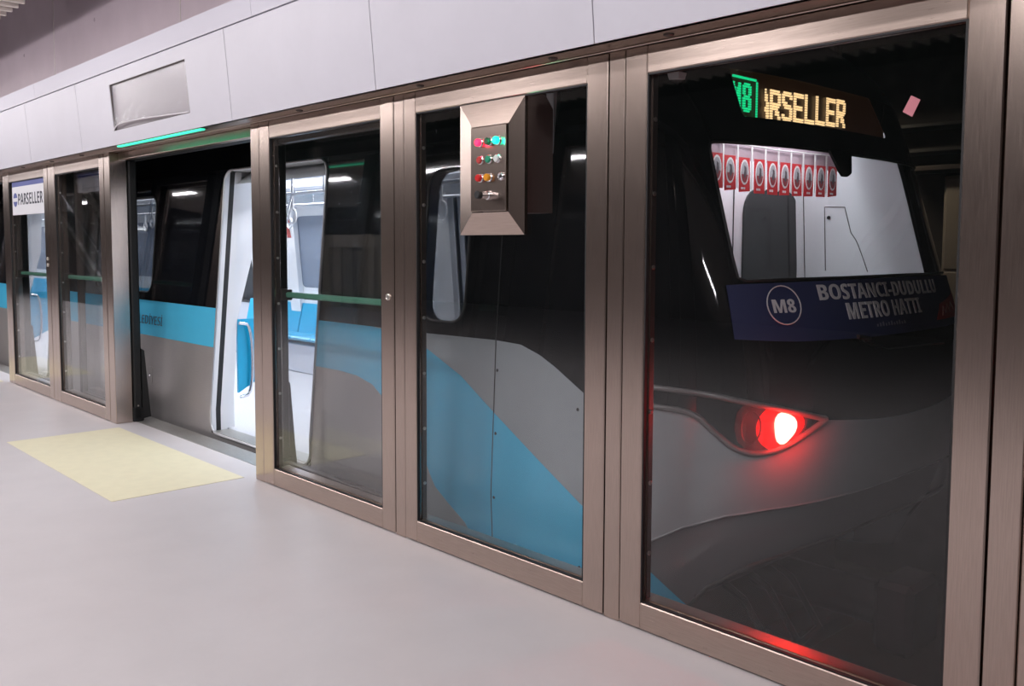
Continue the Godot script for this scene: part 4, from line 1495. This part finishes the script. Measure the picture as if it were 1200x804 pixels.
# ---------------------------------------------------------------- tunnel
func tunnel() -> void:
	var f := thing("floor_track", "dark track bed beside the platform", "track bed", Vector3(-8, -1.3, -2.3), "", "structure")
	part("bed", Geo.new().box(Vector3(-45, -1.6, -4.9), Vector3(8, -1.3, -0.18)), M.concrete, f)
	for z in [ZC - 0.72, ZC + 0.72]:
		part("rail", Geo.new().box(Vector3(-45, -1.3, z - 0.04), Vector3(8, -1.16, z + 0.04), 0.01), M.channel, f)
	var w := thing("wall_tunnel", "dark tunnel wall across the track", "wall", Vector3(-8, 0.8, -4.9), "", "structure")
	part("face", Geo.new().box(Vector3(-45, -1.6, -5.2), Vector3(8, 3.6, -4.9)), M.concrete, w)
	part("tunnel_end", Geo.new().box(Vector3(8, -1.6, -5.2), Vector3(8.3, 3.6, -0.16)), M.concrete, w)
	part("tunnel_end", Geo.new().box(Vector3(-45.3, -1.6, -5.2), Vector3(-45, 3.6, -0.16)), M.concrete, w)
	var c := thing("ceiling_tunnel", "dark tunnel roof above the train", "ceiling", Vector3(-8, 3.2, -2.5), "", "structure")
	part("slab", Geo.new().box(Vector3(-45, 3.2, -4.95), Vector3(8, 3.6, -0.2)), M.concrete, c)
	for y in [2.25, 2.45]:
		part("cable_tray", Geo.new().box(Vector3(-45, y, -4.9), Vector3(8, y + 0.03, -4.6), 0.004), M.dark, w)
	var k := thing("wall_cabinet", "pale beige two-door cabinet on the tunnel wall beyond the train front", "cabinet", Vector3(-2.45, 0.6, -4.75))
	part("body", Geo.new().box(Vector3(-2.92, 0.5, -4.9), Vector3(-2.3, 2.06, -4.66), 0.01), std(rgb8(150, 142, 132), 0.5), k)
	for y in [[0.82, 1.31], [1.33, 2.04]]:
		part("door", Geo.new().box(Vector3(-2.9, y[0], -4.66), Vector3(-2.32, y[1], -4.645), 0.006), std(rgb8(158, 150, 140), 0.45), k)
	part("shelf", Geo.new().box(Vector3(-3.3, 2.1, -4.9), Vector3(-2.2, 2.14, -4.55), 0.005), M.channel, k)
	part("base_panel", Geo.new().box(Vector3(-2.9, 0.56, -4.66), Vector3(-2.32, 0.8, -4.64), 0.006), M.white, k)
	var tl := thing("added_tunnel_lamp", "small added lamp hidden behind the train to brighten the beige cabinet", "lamp", Vector3(-3.6, 2.7, -4.21))
	part("case", Geo.new().box(Vector3(-3.8, 2.66, -4.36), Vector3(-3.4, 2.78, -4.06), 0.01), M.channel, tl)
	part("hanger", Geo.new().box(Vector3(-3.62, 2.77, -4.23), Vector3(-3.58, 3.2, -4.19)), M.channel, tl)
	part("glow_tube", Geo.new().box(Vector3(-3.78, 2.645, -4.26), Vector3(-3.42, 2.662, -4.16), 0.004), glow(Color(1, 0.93, 0.82), 2.0), tl)
	var al := AreaLight3D.new()  # unseen source, added to light the cabinet
	al.name = "added_tunnel_light"
	al.area_size = Vector2(0.36, 0.1)
	al.light_energy = 0.6
	al.light_color = Color(1, 0.93, 0.82)
	al.area_range = 15.0
	al.shadow_enabled = true
	al.transform = Transform3D(Basis(Vector3.RIGHT, -PI / 2), Vector3(0, -0.07, 0.0))
	tl.add_child(al)

# ---------------------------------------------------------------- the rest of the platform, seen in reflections
func platform_side() -> void:
	var w := thing("wall_back", "dark grey back wall of the platform hall", "wall", Vector3(-15, 2, 12), "", "structure")
	part("face", Geo.new().box(Vector3(-45, 0, 12.6), Vector3(8, 4.6, 12.9)), M.back_wall, w)
	var e := thing("wall_end", "end walls of the platform hall", "wall", Vector3(8, 2, 6), "", "structure")
	part("face", Geo.new().box(Vector3(8, 0, -0.16), Vector3(8.3, 4.6, 12.9)), M.back_wall, e)
	part("face", Geo.new().box(Vector3(-45.3, 0, -0.16), Vector3(-45, 4.6, 12.9)), M.back_wall, e)
	# escalator rising away from the platform
	var s := thing("escalator", "escalator with steel balustrades rising from the platform", "escalator", Vector3(-24, 0, 5.2))
	for k in 2:
		var z := 5.0 + 1.1 * k
		var a := Vector3(-20.6, 0, z)
		var b := Vector3(-22.0, 0, z)
		var c := Vector3(-28.5, 3.75, z)
		part("balustrade", Geo.new().prism(v2([[-20.6, 0.15], [-22.0, 0.15], [-28.5, 3.9], [-28.5, 4.55], [-22.1, 0.88], [-20.6, 0.88]]), Vector3(0, 0, z + 0.01), Vector3(1, 0, 0), Vector3(0, 1, 0), 0.02), pane(Color(0.2, 0.24, 0.26), 0.2), s)
		part("handrail", Geo.new().tube([a + Vector3(0, 0.5, 0), a + Vector3(-0.05, 0.88, 0), b + Vector3(-0.1, 0.9, 0), c + Vector3(0, 0.82, 0)], 0.04, 8), M.chrome, s)
		part("skirt", Geo.new().prism(v2([[-20.6, 0.0], [-22.0, 0.0], [-28.5, 3.75], [-28.5, 4.0], [-22.05, 0.25], [-20.6, 0.25]]), Vector3(0, 0, z + 0.05), Vector3(1, 0, 0), Vector3(0, 1, 0), 0.1), M.bolt, s)
	for k in 18:
		part("step", Geo.new().box(Vector3(-22.35 - 0.36 * k, 0.0, 5.06), Vector3(-21.99 - 0.36 * k, 0.19 + 0.2 * k, 6.04)), M.channel, s)
	# lift front
	var l := thing("lift_cabin", "pale lift front with two dark door gaps by the back wall", "lift", Vector3(-18.2, 0, 9.4))
	part("frame", Geo.new().box(Vector3(-19.3, 1.45, 9.0), Vector3(-17.1, 1.75, 9.6), 0.01).box(Vector3(-19.3, 0, 9.0), Vector3(-18.95, 1.45, 9.6), 0.01).box(Vector3(-17.45, 0, 9.0), Vector3(-17.1, 1.45, 9.6), 0.01), std(rgb8(186, 178, 166), 0.4), l)
	part("door", Geo.new().box(Vector3(-18.7, 0, 9.2), Vector3(-18.25, 1.45, 9.3), 0.01), std(rgb8(170, 164, 156), 0.35, 0.6), l)
	part("door", Geo.new().box(Vector3(-18.1, 0, 9.2), Vector3(-17.6, 1.45, 9.3), 0.01), std(rgb8(170, 164, 156), 0.35, 0.6), l)
	part("shaft", Geo.new().box(Vector3(-19.2, 0, 9.32), Vector3(-17.2, 1.45, 9.9)), M.dark, l)
	# hanging direction sign
	var h := thing("hanging_sign", "white hanging direction sign with blue band over the platform", "sign", Vector3(-17.3, 2.45, 3.0))
	part("board", Geo.new().box(Vector3(-17.9, 2.45, 2.97), Vector3(-16.7, 2.72, 3.03), 0.005), M.white, h)
	part("band", Geo.new().box(Vector3(-17.9, 2.722, 2.97), Vector3(-16.7, 2.8, 3.03), 0.005), M.blue_print, h)
	for x in [-17.6, -17.0]:
		part("rod", Geo.new().tube([Vector3(x, 2.8, 3.0), Vector3(x, 4.6, 3.0)], 0.012, 6), M.channel, h)
